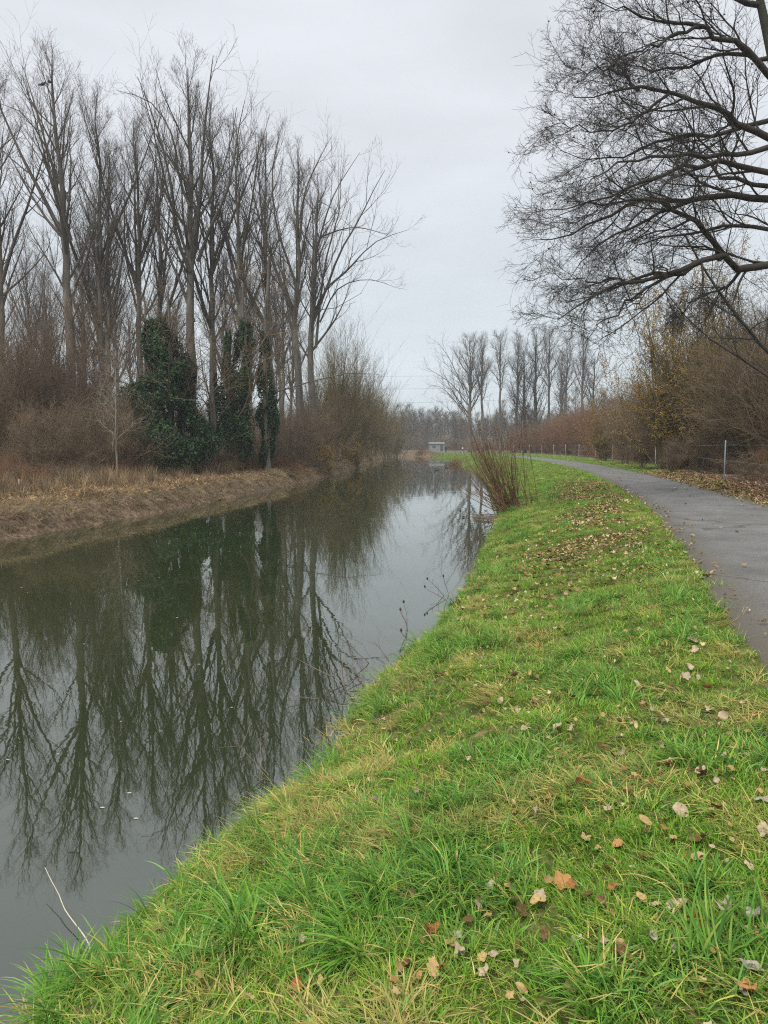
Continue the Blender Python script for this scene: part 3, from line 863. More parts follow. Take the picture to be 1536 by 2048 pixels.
# ------------------------------------------------------------------ right side: far row of trees behind the path's end
def spread_tree(seed, H, cs, mat_t, mat_c, r0=0.4, n1=22, ang=0.8, spread=1.0, limbs=None, lean=(0, 0)):
    rng = np.random.default_rng(seed)
    n = 12
    z = np.linspace(0, H, n); w = np.cumsum(rng.normal(0, 0.12, (n, 2)), 0); w -= w[0]
    tr = np.stack([w[:, 0] + lean[0] * z, w[:, 1] + lean[1] * z, z - 0.3], 1)[None]
    trR = (r0 * (1 - z / H) ** 0.8 + 0.03)[None]; trR[0, 0] *= 1.3
    v, f = tubes([(tr, trR, 8)]); tm = mesh_np('far_trunk', v, f, mat_t)
    b1, r1 = grow(rng, tr, trR, n1, cs, 0.97, ang, lambda u, L: H * spread * (0.42 * (1 - u) ** 0.7 + 0.06), 8, 0.6, 0.03, 0.09, 0.07, 0.18, 0.2, 0.014, 0.15)
    if limbs:
        for pts, rl0 in limbs:
            b1 = np.concatenate([b1, polyline(pts, 8)[None]]); r1 = np.concatenate([r1, (rl0 * np.linspace(1, 0.15, 8))[None]])
    b2, r2 = grow(rng, b1, r1, 9, 0.15, 1, 0.6, lambda u, L: 0.42 * L * (1.1 - 0.7 * u) + 0.3, 5, 0.6, 0.014, 0.10, 0.09)
    b3, r3 = grow(rng, b2, r2, 6, 0.1, 1, 0.6, lambda u, L: 0.4 * L * (1.1 - 0.6 * u) + 0.2, 3, 0.7, 0.009, 0.1, 0.1)
    b4, r4 = grow(rng, b3, r3, 2, 0.2, 1, 0.7, lambda u, L: 0.4 * L + 0.2, 2, 0.8, 0.008, 0.1, 0.1)
    v, f = tubes([(b1, r1, 4), (b2, r2, 3), (b3, r3, 3), (b4, r4, 3)])
    return tm, mesh_np('far_crown', v, f, mat_c)

bx, by, bz = base(939, 180)
hl = [(limb(bx, by, [(935, 810), (905, 770), (870, 745), (850, 735)], 180, 176), 0.14), (limb(bx, by, [(930, 830), (900, 790), (870, 770), (852, 780)], 180, 183), 0.12),
      (limb(bx, by, [(928, 780), (900, 720), (880, 690), (868, 680)], 180, 178), 0.13), (limb(bx, by, [(932, 855), (905, 850), (885, 845), (868, 855)], 180, 177), 0.1),
      (limb(bx, by, [(932, 862), (910, 840), (893, 812), (872, 800)], 180, 184), 0.1)]
FAR1 = spread_tree(601, 27, 0.30, M_BARK, M_TWIG, 0.50, 32, 0.60, 0.85, hl, (-0.02, 0))
FAR2 = spread_tree(602, 27, 0.42, M_BARK, M_TWIG, 0.40, 20, 0.50, 0.78)
FAR4 = spread_tree(604, 27, 0.5, M_BARK, M_TWIG, 0.36, 18, 0.58, 0.8, None, (0.012, 0))
FAR3 = spread_tree(603, 28, 0.16, M_OAKBARK, M_OAKTWIG, 0.5, 26, 0.85, 0.75)
fl = [(939, 180, FAR1, 1.0, 'wide crowned bare tree leaning left where the path ends'),
      (964, 181, FAR2, 1.0, 'slim bare tree next right of the wide leaning one'),
      (1000, 179, FAR4, 1.02, 'slim bare tree with a pale straight trunk, two right of the wide leaning one'),
      (1031, 178, FAR2, 1.0, 'slim bare tree just left of the dark heavy tree'),
      (1050, 172, FAR3, 0.86, 'smaller dark bare tree touching the heavy dark one'),
      (1068, 170, FAR3, 0.98, 'heavy dark bare tree in the middle of the far right row'),
      (1096, 176, FAR4, 1.04, 'slim bare tree just right of the dark heavy tree'),
      (1118, 190, FAR2, 0.9, 'thin bare tree fourth from the right end of the far row'),
      (1130, 178, FAR4, 1.0, 'tall slim bare tree above the red brown hedge'),
      (1165, 170, FAR2, 0.97, 'bare tree above the hedge top, second from the right of the far row'),
      (1182, 176, FAR3, 0.8, 'bare tree at the right end of the far row beside the golden hazel')]
fsrc = {}
for i, (px, y, me, s, lab) in enumerate(fl):
    make_tree('bare_tree', lab, 'tree', me, base(px, y), 0.0 if me is FAR1 else i * 1.7, 'row of bare trees at the bend', s)

# hedge of red-brown shrubs behind the fence
rng = np.random.default_rng(12)
hp = []
for k, y in enumerate(np.arange(64, 178, 5.2)):
    fx = np.interp(y, FENCE[:, 1], FENCE[:, 0])
    for row in range(3):
        hp.append((fx + 2.2 + row * 3.2 + rng.uniform(-0.7, 0.7), y + rng.uniform(-1.5, 1.5), row))
for i, (x, y, row) in enumerate(hp):
    m = SH_RED[i % 2] if (row < 2 and y < 135) or i % 3 == 0 else SH_BROWN[i % 2]
    s = rng.uniform(0.80, 1.1) * (0.82 if row == 0 else 1.0)
    where = 'front' if row == 0 else 'middle' if row == 1 else 'back'
    rg = 'by the golden hazel' if y < 85 else 'midway' if y < 130 else 'near the bend'
    shrub('hedge_shrub', m, '%s hedge shrub behind the fence, %s row, %s' % ('red brown' if m in SH_RED else 'dull brown', where, rg), 'shrub',
          (x, y, gz(x, y) - 0.05), rng.uniform(0, 6.28), s, 'shrubs of the hedge behind the fence')

# golden hazels
HZ = shrub_mesh('hazel', 361, 11.0, 0.38, 30, M_OLIVE, n2=9, n3=8, n4=2, catkin=8, up=0.07, r0=0.07, wig=0.07, base_r=0.9, ang=0.5)
for px, y, s, lab in ((1335, 50, 1.12, 'big golden brown hazel full of catkins behind the fence'), (1390, 53, 1.0, 'second golden hazel tucked behind the right side of the big one'), (1205, 80, 0.55, 'small yellowish hazel in front of the red brown hedge')):
    b = base(px, y)
    t = thing('hazel_bush', lab, 'bush', b, s * 9)
    t.scale = (s, s, s)
    link('branches', HZ[0], t); link('catkins', HZ[1], t)

# brown thicket right of the hazel
th = [(1285, 52, 0, 0.42), (1345, 45, 1, 0.32), (1400, 44, 0, 0.36), (1425, 50, 1, 0.7), (1455, 44, 0, 1.05), (1490, 46, 1, 1.2), (1530, 42, 0, 1.15), (1590, 40, 1, 1.1), (1470, 56, 0, 1.4), (1540, 54, 1, 1.4), (1420, 66, 0, 1.5), (1610, 50, 0, 1.3), (1250, 66, 0, 0.8), (1280, 72, 1, 1.2), (1350, 75, 0, 1.3), (1500, 70, 1, 1.6), (1580, 66, 0, 1.6), (1650, 36, 0, 1.0)]
for px, y, k, s in th:
    lab = ('bare brown shrub behind the fence ' if y < 50 else 'tall dark thicket behind the fence shrubs ') + ('left of the nearest post' if px < 1345 else 'between hazel and nearest post' if px < 1455 else 'right of the nearest post')
    place(px, y, 'bare_shrub', SH_BROWN[k], lab, s=s, group='thicket behind the fence')
LEANER = shrub_mesh('leaning_stems', 371, 9.5, 0.16, 9, M_OLIVE, (-0.36, 0), n2=8, n3=6, n4=3, up=0.02, r0=0.075, wig=0.03, base_r=0.9)
place(1530, 41, 'leaning_shrub', LEANER, 'clump of long parallel stems leaning left behind the nearest fence post', s=1.0, rz=0.0)
place(1600, 45, 'leaning_shrub', LEANER, 'second clump of leaning stems at the right picture edge', s=1.1, rz=0.2)

# low brambles along the fence foot and the left bank top
rng = np.random.default_rng(21)
fy = FENCE[(FENCE[:, 1] > 22) & (FENCE[:, 1] < 120)]
fn = FN[(FENCE[:, 1] > 22) & (FENCE[:, 1] < 120)]
for i in range(46):
    k = rng.integers(0, len(fy)); q = fy[k] + fn[k] * rng.uniform(1.3, 3.6)
    rg = 'near the nearest post' if q[1] < 45 else 'below the golden hazel' if q[1] < 70 else 'below the red brown hedge'
    shrub('bramble_bush', SH_LOW[i % 2], ('tangled brown' if i % 2 == 0 else 'tangled reddish') + ' bramble behind the fence ' + rg, 'bramble', (q[0], q[1], gz(q[0], q[1]) - 0.02), rng.uniform(0, 6.28), rng.uniform(0.7, 1.2), 'brambles behind the fence')
for i in range(52):
    px = rng.uniform(-60, 640); y = rng.uniform(29, 40) + max(0, px) * 0.045
    b = base(px, y)
    shrub('bramble_bush', SH_LOW[i % 2], ('tangled brown' if i % 2 == 0 else 'tangled reddish') + ' bramble on the left bank ' + where_left(px), 'bramble', b, rng.uniform(0, 6.28), rng.uniform(0.5, 1.0), 'brambles on the left bank')

# ------------------------------------------------------------------ the big oak at the right
ox, oy = 14.5, 24.5
oz = gz(ox, oy)
trunk_px = [(1650, 1000, 24.5), (1645, 800, 24.5), (1630, 620, 24.5), (1608, 500, 24.4), (1585, 390, 24.3), (1568, 290, 24.2), (1560, 200, 24.2), (1542, 100, 24.3), (1520, 0, 24.5), (1505, -140, 24.5), (1505, -300, 24.8)]
tp = polyline([tuple(unproject(*q) - np.array([ox, oy, oz])) for q in trunk_px], 14)[None]
tr_ = np.array([0.50, 0.42, 0.38, 0.35, 0.32, 0.28, 0.24, 0.21, 0.18, 0.15, 0.12, 0.09, 0.06, 0.03])[None]
v, f = tubes([(tp, tr_, 10)])
oak = thing('oak_tree', 'big bare oak at the right spreading dark twiggy limbs over the path', 'tree', (ox, oy, oz))
link('trunk', mesh_np('oak_trunk', v, f, M_OAKBARK), oak)
LIMBS = [  # photograph pixels, depth at the start and the end, start radius
    ([(1606, 500), (1560, 528), (1536, 535), (1490, 542), (1440, 520), (1400, 525), (1320, 548), (1230, 575), (1150, 600), (1085, 640)], 24.4, 21.5, 0.17),
    ([(1440, 520), (1418, 475), (1382, 440), (1345, 432), (1310, 405), (1250, 400), (1180, 405), (1090, 430)], 23.6, 22.0, 0.11),
    ([(1400, 525), (1330, 552), (1240, 598), (1190, 640), (1150, 680)], 23.4, 20.5, 0.08),
    ([(1330, 548), (1240, 560), (1150, 565), (1060, 548)], 22.9, 24.5, 0.07),
    ([(1490, 540), (1440, 580), (1390, 600), (1340, 640)], 24.0, 26.0, 0.07),
    ([(1588, 410), (1510, 395), (1450, 388), (1385, 396), (1290, 398), (1180, 440), (1080, 485), (1030, 480)], 24.4, 25.5, 0.15),
    ([(1385, 396), (1330, 420), (1250, 450), (1170, 500), (1110, 560)], 24.7, 27.0, 0.08),
    ([(1578, 350), (1490, 335), (1430, 328), (1350, 340), (1270, 365), (1170, 400), (1060, 420)], 24.3, 21.5, 0.12),
    ([(1568, 300), (1520, 270), (1470, 240), (1400, 205), (1330, 188), (1262, 180), (1200, 185), (1120, 195)], 24.2, 23.0, 0.14),
    ([(1330, 188), (1280, 220), (1200, 260), (1120, 255), (1075, 250)], 23.6, 22.0, 0.06),
    ([(1262, 180), (1225, 150), (1160, 140), (1100, 130)], 23.3, 25.0, 0.07),
    ([(1562, 235), (1450, 270), (1370, 275), (1280, 290), (1180, 320), (1090, 300)], 24.2, 26.5, 0.10),
    ([(1556, 170), (1500, 110), (1480, 90), (1400, 55), (1310, 40), (1230, 20), (1170, 0)], 24.2, 23.0, 0.13),
    ([(1400, 55), (1320, 80), (1250, 110), (1180, 90)], 23.7, 21.0, 0.07),
    ([(1545, 115), (1440, 110), (1360, 130), (1280, 140), (1190, 120)], 24.3, 26.5, 0.09),
    ([(1520, 10), (1400, -50), (1310, -90), (1220, -100)], 24.5, 22.5, 0.11),
    ([(1512, -60), (1430, -160), (1370, -250), (1300, -300)], 24.5, 26.0, 0.10),
    ([(1604, 490), (1480, 450), (1380, 470), (1290, 480), (1200, 520)], 24.4, 28.5, 0.10),
    ([(1582, 375), (1460, 360), (1380, 300), (1300, 250), (1230, 230)], 24.3, 29.5, 0.10),
    ([(1568, 300), (1450, 310), (1330, 310), (1210, 330), (1140, 380)], 24.2, 19.5, 0.11),
    ([(1598, 450), (1640, 380), (1720, 330), (1850, 340)], 24.4, 25.0, 0.15),
    ([(1567, 280), (1620, 180), (1700, 120), (1800, 100)], 24.2, 24.0, 0.13),
    ([(1620, 560), (1700, 500), (1800, 520), (1900, 560)], 24.5, 22.0, 0.13),
    ([(1542, 100), (1580, 0), (1640, -80), (1700, -120)], 24.3, 26.0, 0.10),
]
rng = np.random.default_rng(611)
lp = []; lr = []
for pts, y0, y1, r0 in LIMBS:
    pts = [(a + max(0, 1420 - a) * 0.09, b) for a, b in pts]
    q = [unproject(a, b, y0 + (y1 - y0) * i / (len(pts) - 1)) - np.array([ox, oy, oz]) for i, (a, b) in enumerate(pts)]
    c = polyline(q, 14); c[1:-1] += rng.normal(0, 0.065, (12, 3))
    lp.append(c); lr.append(np.maximum(0.85 * r0 * np.linspace(1, 0.08, 14), 0.012))
lp = np.stack(lp); lr = np.stack(lr)
b1, r1 = grow(rng, lp, lr, 11, 0.10, 1.0, 0.62, lambda u, L: 0.36 * np.minimum(L, 7) * (1.15 - 0.8 * u) + 0.2, 9, 0.55, 0.010, 0.02, 0.15, 0.25, 0.22, 0.012, 0.25, pull=np.array([-0.02, 0, -0.012]))
b2, r2 = grow(rng, b1, r1, 9, 0.10, 1.0, 0.60, lambda u, L: 0.38 * L * (1.1 - 0.6 * u) + 0.18, 6, 0.6, 0.0070, 0.02, 0.12, 0.22, 0.35, 0.009, 0.35)
b3, r3 = grow(rng, b2, r2, 5, 0.12, 1.0, 0.65, lambda u, L: 0.38 * L * (1.1 - 0.5 * u) + 0.10, 4, 0.7, 0.0046, 0.03, 0.12, 0.25, 0.35, 0.008, 0.5)
b4, r4 = grow(rng, b3, r3, 3, 0.25, 1.0, 0.7, lambda u, L: 0.4 * L + 0.05, 2, 0.8, 0.0038, 0.05, 0.12, 0.25, 0.35, 0.006, 0.7)
v, f = tubes([(lp, lr, 7), (b1, r1, 4), (b2, r2, 3), (b3, r3, 3), (b4, r4, 3)])
link('crown', mesh_np('oak_crown', v, f, M_OAKTWIG), oak)
# a few dead leaves still hanging
k = rng.integers(0, len(b3), 900)
link('leaves', leaf_cloud('oak_leaves', b3[k, -1] + np.array([0, 0, -0.03]), 0.035, 5, [(0.10, 0.06, 0.035), (0.14, 0.08, 0.045)], M_LITTER), oak)

# thin leaning tree behind the oak
lx, ly = at(1690, 33)
lz = gz(lx, ly)
q = [unproject(a, b, y) - np.array([lx, ly, lz]) for a, b, y in ((1690, 960, 33), (1610, 790, 33), (1536, 705, 33), (1480, 640, 33), (1415, 550, 32.6), (1370, 470, 32.2))]
P = polyline(q, 10)[None]; Rr = np.linspace(0.14, 0.03, 10)[None]
lt = thing('leaning_tree', 'thin dark tree leaning left under the lowest oak limbs', 'tree', (lx, ly, lz))
v, f = tubes([(P, Rr, 7)]); link('trunk', mesh_np('leaning_trunk', v, f, M_OAKBARK), lt)
b1, r1 = grow(rng, P, Rr, 14, 0.3, 1.0, 0.9, lambda u, L: 0.42 * L * (1.2 - u) + 0.3, 7, 0.5, 0.012, 0.03, 0.10, 0.3)
b2, r2 = grow(rng, b1, r1, 8, 0.12, 1, 0.65, lambda u, L: 0.4 * L * (1.1 - 0.6 * u) + 0.2, 5, 0.6, 0.008, 0.03, 0.12)
b3, r3 = grow(rng, b2, r2, 6, 0.12, 1, 0.7, lambda u, L: 0.4 * L * (1.1 - 0.6 * u) + 0.12, 3, 0.7, 0.006, 0.03, 0.13)
v, f = tubes([(b1, r1, 4), (b2, r2, 3), (b3, r3, 3)])
link('crown', mesh_np('leaning_crown', v, f, M_OAKTWIG), lt)

# ------------------------------------------------------------------ osier on the right bank
def osier():
    rng = np.random.default_rng(71)
    n = 115
    a = rng.uniform(0, 6.28, n)
    P = np.empty((n, 9, 3)); P[:, 0] = np.stack([rng.normal(0, 0.35, n), rng.normal(0, 0.5, n), rng.uniform(-0.35, 0.0, n)], 1)
    d = np.stack([rng.normal(-0.55, 0.30, n), rng.normal(-0.05, 0.40, n), np.abs(rng.normal(0.9, 0.35, n)) + 0.05], 1)
    d /= np.linalg.norm(d, axis=1, keepdims=True)
    ln = rng.uniform(1.6, 5.2, n) * (0.40 + 0.55 * np.clip(d[:, 2], 0, 1))
    for q in range(1, 9):
        d = d + np.array([0.0, 0, 0.06]) + rng.normal(0, 0.035, (n, 3)); d /= np.linalg.norm(d, axis=1, keepdims=True)
        P[:, q] = P[:, q - 1] + d * (ln / 8)[:, None]
    Rr = rng.uniform(0.009, 0.018, n)[:, None] * np.linspace(1, 0.35, 9)[None]
    b2, r2 = grow(rng, P, Rr, 4, 0.25, 0.95, 0.35, lambda u, L: 0.35 * L * (1.1 - 0.6 * u), 5, 0.6, 0.005, 0.06, 0.05)
    return tubes([(P, Rr, 4), (b2, r2, 3)])
bx, by, bz = on_ground(1028, 1014)
t = thing('osier_bush', 'red brown osier bush leaning out over the water on the right bank', 'bush', (bx, by, bz))
v, f = osier(); link('stems', mesh_np('osier_stems', v, f, M_OSIER), t)
rng = np.random.default_rng(73)
n = 60
q = np.stack([rng.normal(-1.0, 0.5, n), rng.normal(-1.0, 1.3, n), np.full(n, WATER_Z - bz + 0.02)], 1)
link('debris', leaf_cloud('osier_debris', q, 0.06, 6, [(0.04, 0.03, 0.022), (0.08, 0.055, 0.04)], M_LITTER), t)
P = np.stack([np.stack([np.linspace(0, -s, 6), np.cumsum(rng.normal(-0.06, 0.05, 6)), np.linspace(-0.25, WATER_Z - bz + 0.05, 6) + rng.normal(0, 0.03, 6)], 1) + np.array([0, rng.uniform(-2.4, 0.3), 0]) for s in rng.uniform(0.8, 1.9, 26)])
v, f = tubes([(P, np.repeat(np.linspace(0.012, 0.006, 6)[None], 26, 0), 4)])
link('drooping_stems', mesh_np('drooping_stems', v, f, M_DEADWOOD), t)

rng = np.random.default_rng(79)
for i in range(16):
    x = rng.uniform(-14, 11); y = rng.uniform(186, 206)
    if sdist(RIVER, RN, [x], [y])[0] < 7.2 or abs(sdist(PATHC, PN, [x], [y])[0]) < 2.4: continue
    shrub('bramble_bush', SH_LOW[i % 2], 'dark low scrub on the far bank closing the river', 'bramble', (x, y, gz(x, y)), rng.uniform(0, 6.28), rng.uniform(0.6, 1.0), 'scrub on the far bank')
# small twiggy bush on the far right bank
place(913, 105, 'bank_bush', SH_LOW[1], 'small brown bush at the water edge far along the right bank', 'bush', 0.9, 0.3)

# ------------------------------------------------------------------ fence
fpx = [(11.2, 18.4), (15.6, 34.4), (19.8, 50), (22.4, 62), (24.2, 73), (25.8, 85), (27.3, 97), (28.5, 110), (29.4, 122), (30.0, 133), (30.2, 144), (29.9, 155), (29.0, 168)]
fence = thing('wire_fence', 'wire fence on thin grey metal posts between path and thicket', 'fence', (15.6, 34.4, 0))
for i, (x, y) in enumerate(fpx):
    g0 = gz(x, y)
    P = np.array([[(0, 0, -0.3), (0, 0, 0.6), (0.0, 0, 1.85), (0, 0, 1.86)]], float); Rr = np.array([[0.03, 0.03, 0.03, 0.01]])
    P[0, :, 0] += np.linspace(0, 0.045, 4) * ((i * 7) % 3 - 1)
    v, f = tubes([(P + np.array([x - 15.6, y - 34.4, g0]), Rr, 8)])
    o = link('post', mesh_np('post', v, f, M_BLUEPOST if i == 1 else M_POST), fence)
    if i == 1: o['label'] = 'nearest, bluish grey metal post'
for h in (0.25, 0.95, 1.65):
    P = np.array([[(x - 15.6 + 0.05, y - 34.4, gz(x, y) + h) for x, y in fpx]], float)
    P = polyline(P[0], 60)[None]
    P[0, :, 2] -= 0.02 * np.abs(np.sin(np.linspace(0, 30, 60)))
    v, f = tubes([(P, np.full((1, 60), 0.004), 3)])
    link('wire', mesh_np('wire', v, f, M_POST), fence)

# ------------------------------------------------------------------ scatter (geometry nodes)
def scatter(name, protos, pts, rot, scl, idx, dry, label):
    coll = bpy.data.collections.new(name + '_pieces')
    for i, me in enumerate(protos):
        coll.objects.link(bpy.data.objects.new('%s_piece_%02d' % (name, i), me))
    me = bpy.data.meshes.new(name)
    pts = np.asarray(pts, np.float32)
    me.vertices.add(len(pts)); me.vertices.foreach_set('co', pts.ravel())
    for nm, ty, arr, key in (('rot', 'FLOAT_VECTOR', rot, 'vector'), ('scl', 'FLOAT', scl, 'value'), ('idx', 'INT', idx, 'value'), ('dry', 'FLOAT', dry, 'value')):
        a = me.attributes.new(nm, ty, 'POINT')
        a.data.foreach_set(key, np.asarray(arr, np.int32 if ty == 'INT' else np.float32).ravel())
    o = link(name, me)
    tag(o, label, None, None, 'stuff')
    g = bpy.data.node_groups.new(name, 'GeometryNodeTree')
    g.interface.new_socket('Geometry', in_out='INPUT', socket_type='NodeSocketGeometry')
    g.interface.new_socket('Geometry', in_out='OUTPUT', socket_type='NodeSocketGeometry')
    nd = g.nodes.new
    gi_ = nd('NodeGroupInput'); go = nd('NodeGroupOutput')
    ci = nd('GeometryNodeCollectionInfo'); ci.inputs['Collection'].default_value = coll
    ci.inputs['Separate Children'].default_value = True; ci.inputs['Reset Children'].default_value = True
    iop = nd('GeometryNodeInstanceOnPoints'); iop.inputs['Pick Instance'].default_value = True
    def na(nm, ty):
        q = nd('GeometryNodeInputNamedAttribute'); q.data_type = ty; q.inputs['Name'].default_value = nm
        return q.outputs['Attribute']
    er = nd('FunctionNodeEulerToRotation')
    L = g.links.new
    L(gi_.outputs[0], iop.inputs['Points']); L(ci.outputs[0], iop.inputs['Instance'])
    L(na('idx', 'INT'), iop.inputs['Instance Index'])
    L(na('rot', 'FLOAT_VECTOR'), er.inputs[0]); L(er.outputs[0], iop.inputs['Rotation'])
    L(na('scl', 'FLOAT'), iop.inputs['Scale'])
    L(iop.outputs[0], go.inputs[0])
    md = o.modifiers.new('scatter', 'NODES'); md.node_group = g
    return o

def blades(seed, nb, rad, lmin, lmax, lean, curl, w, colors, mat, n=5, leansd=0.25, comb=None):
    rng = np.random.default_rng(seed)
    a = rng.uniform(0, 6.28, nb); r = rad * np.sqrt(rng.random(nb))
    if comb is not None:
        az = comb + rng.normal(0, 0.5, nb)
    else:
        az = a + rng.normal(0, 0.7, nb)
    th = np.clip(rng.normal(lean, leansd, nb), 0.03, 1.55)
    L = rng.uniform(lmin, lmax, nb)
    p = np.stack([np.cos(a) * r, np.sin(a) * r, np.full(nb, -0.015)], 1)
    side = np.stack([-np.sin(az), np.cos(az), np.zeros(nb)], 1)
    tw = rng.normal(0, 0.6, nb)
    V = np.empty((nb, n, 2, 3))
    ww = w * rng.uniform(0.6, 1.3, nb)
    cu = curl * rng.uniform(0.4, 1.5, nb)
    for q in range(n):
        t = q / (n - 1)
        wd = ww * (1 - t ** 2.2) * (0.75 + 0.25 * min(1, t * 4)) + 0.0002
        sd = side * np.cos(tw * t)[:, None] + np.array([0, 0, 1.0]) * np.sin(tw * t)[:, None] * 0.5
        V[:, q, 0] = p - sd * wd[:, None] / 2; V[:, q, 1] = p + sd * wd[:, None] / 2
        d = np.stack([np.cos(az) * np.sin(th), np.sin(az) * np.sin(th), np.cos(th)], 1)
        p = p + d * (L / (n - 1))[:, None]
        p[:, 2] = np.maximum(p[:, 2], 0.004)
        th = np.minimum(th + cu / (n - 1), 2.3)
    ii = np.arange(nb * n * 2).reshape(nb, n, 2)
    Q = np.stack([ii[:, :-1, 0], ii[:, :-1, 1], ii[:, 1:, 1], ii[:, 1:, 0]], -1).reshape(-1, 4)
    me = mesh_np('blades', V.reshape(-1, 3), Q, mat)
    c = np.array(colors)[rng.integers(0, len(colors), nb)] * rng.uniform(0.75, 1.25, (nb, 1))
    attr_color(me, 'tint', np.repeat(c, n * 2, 0))
    return me

GR = [(0.12, 0.27, 0.020), (0.15, 0.32, 0.026), (0.09, 0.22, 0.020), (0.18, 0.34, 0.030), (0.13, 0.29, 0.032), (0.25, 0.35, 0.045), (0.34, 0.34, 0.08)]
GRT = [(0.09, 0.23, 0.028), (0.12, 0.28, 0.032), (0.07, 0.19, 0.032), (0.17, 0.33, 0.04), (0.14, 0.29, 0.065), (0.24, 0.36, 0.06)]
STR = [(0.52, 0.43, 0.15), (0.62, 0.53, 0.23), (0.42, 0.34, 0.11), (0.46, 0.44, 0.10), (0.20, 0.30, 0.04), (0.17, 0.30, 0.035), (0.30, 0.20, 0.09)]
def rosette(seed, nb, L, w, colors):
    return blades(seed, nb, 0.015, L * 0.6, L, 1.0, 0.7, w, colors, M_GRASS, 6, 0.25)
PG = [blades(1, 22, 0.07, 0.03, 0.08, 0.6, 1.0, 0.0050, GR, M_GRASS, 4),
      blades(2, 22, 0.07, 0.03, 0.09, 0.85, 1.0, 0.0048, GR, M_GRASS, 4),
      blades(3, 22, 0.07, 0.04, 0.10, 0.7, 1.2, 0.0052, GR + STR[:2], M_GRASS, 4),
      blades(4, 24, 0.06, 0.05, 0.13, 0.55, 1.5, 0.0062, GRT, M_GRASS, 5),
      blades(5, 26, 0.06, 0.06, 0.15, 0.7, 1.5, 0.0066, GRT, M_GRASS, 5),
      blades(6, 26, 0.07, 0.06, 0.15, 0.9, 1.2, 0.0066, GRT + STR[:1], M_GRASS, 5, comb=0.3),
      blades(7, 56, 0.08, 0.16, 0.34, 0.6, 1.7, 0.0085, GRT, M_GRASS, 7),
      blades(8, 60, 0.09, 0.16, 0.36, 0.8, 1.7, 0.0085, GRT + STR[:1], M_GRASS, 7),
      blades(9, 52, 0.07, 0.18, 0.38, 0.8, 1.4, 0.0090, GRT, M_GRASS, 7, comb=-0.4),
      blades(10, 34, 0.10, 0.05, 0.15, 1.35, 0.3, 0.0045, STR, M_GRASS, 4),
      blades(11, 38, 0.12, 0.06, 0.22, 1.4, 0.3, 0.0050, STR, M_GRASS, 4, comb=0.5),
      blades(12, 38, 0.11, 0.05, 0.18, 1.3, 0.5, 0.0045, STR, M_GRASS, 4),
      rosette(13, 9, 0.07, 0.022, [(0.07, 0.19, 0.03), (0.10, 0.24, 0.04)]),
      rosette(14, 12, 0.05, 0.016, [(0.10, 0.25, 0.05), (0.14, 0.28, 0.06)])]

def along(rng, n, s0, s1, d0, d1):
    """random points in a strip beside the river: s ahead of the camera, d metres right of the centre line"""
    k0 = np.argmin(np.abs(RIVER[:, 1] - s0) + np.abs(RIVER[:, 0]) * (RIVER[:, 1] > 172)); k1 = np.argmin(np.abs(RIVER[:, 1] - s1) + 100 * (np.arange(len(RIVER)) < k0))
    f = k0 + (k1 - k0) * rng.random(n)
    i = f.astype(int); t = (f - i)[:, None]
    i2 = np.minimum(i + 1, len(RIVER) - 1)
    c = RIVER[i] * (1 - t) + RIVER[i2] * t
    d = rng.uniform(d0, d1, n)
    return c + RN[i] * d[:, None], d

def litter_mask(x, y):
    pl = sdist(PATHL, PN, x, y)
    a = np.clip((pl + 2.6) / 0.7, 0, 1) * np.clip((-0.25 - pl) / 0.3, 0, 1) * np.clip((y - 9.5) / 4, 0, 1) * np.clip((36 - y) / 9, 0, 1)
    return a * np.clip((fbm(x * 1.1, y * 0.8, 91, 3) - 0.36) * 5, 0, 1)

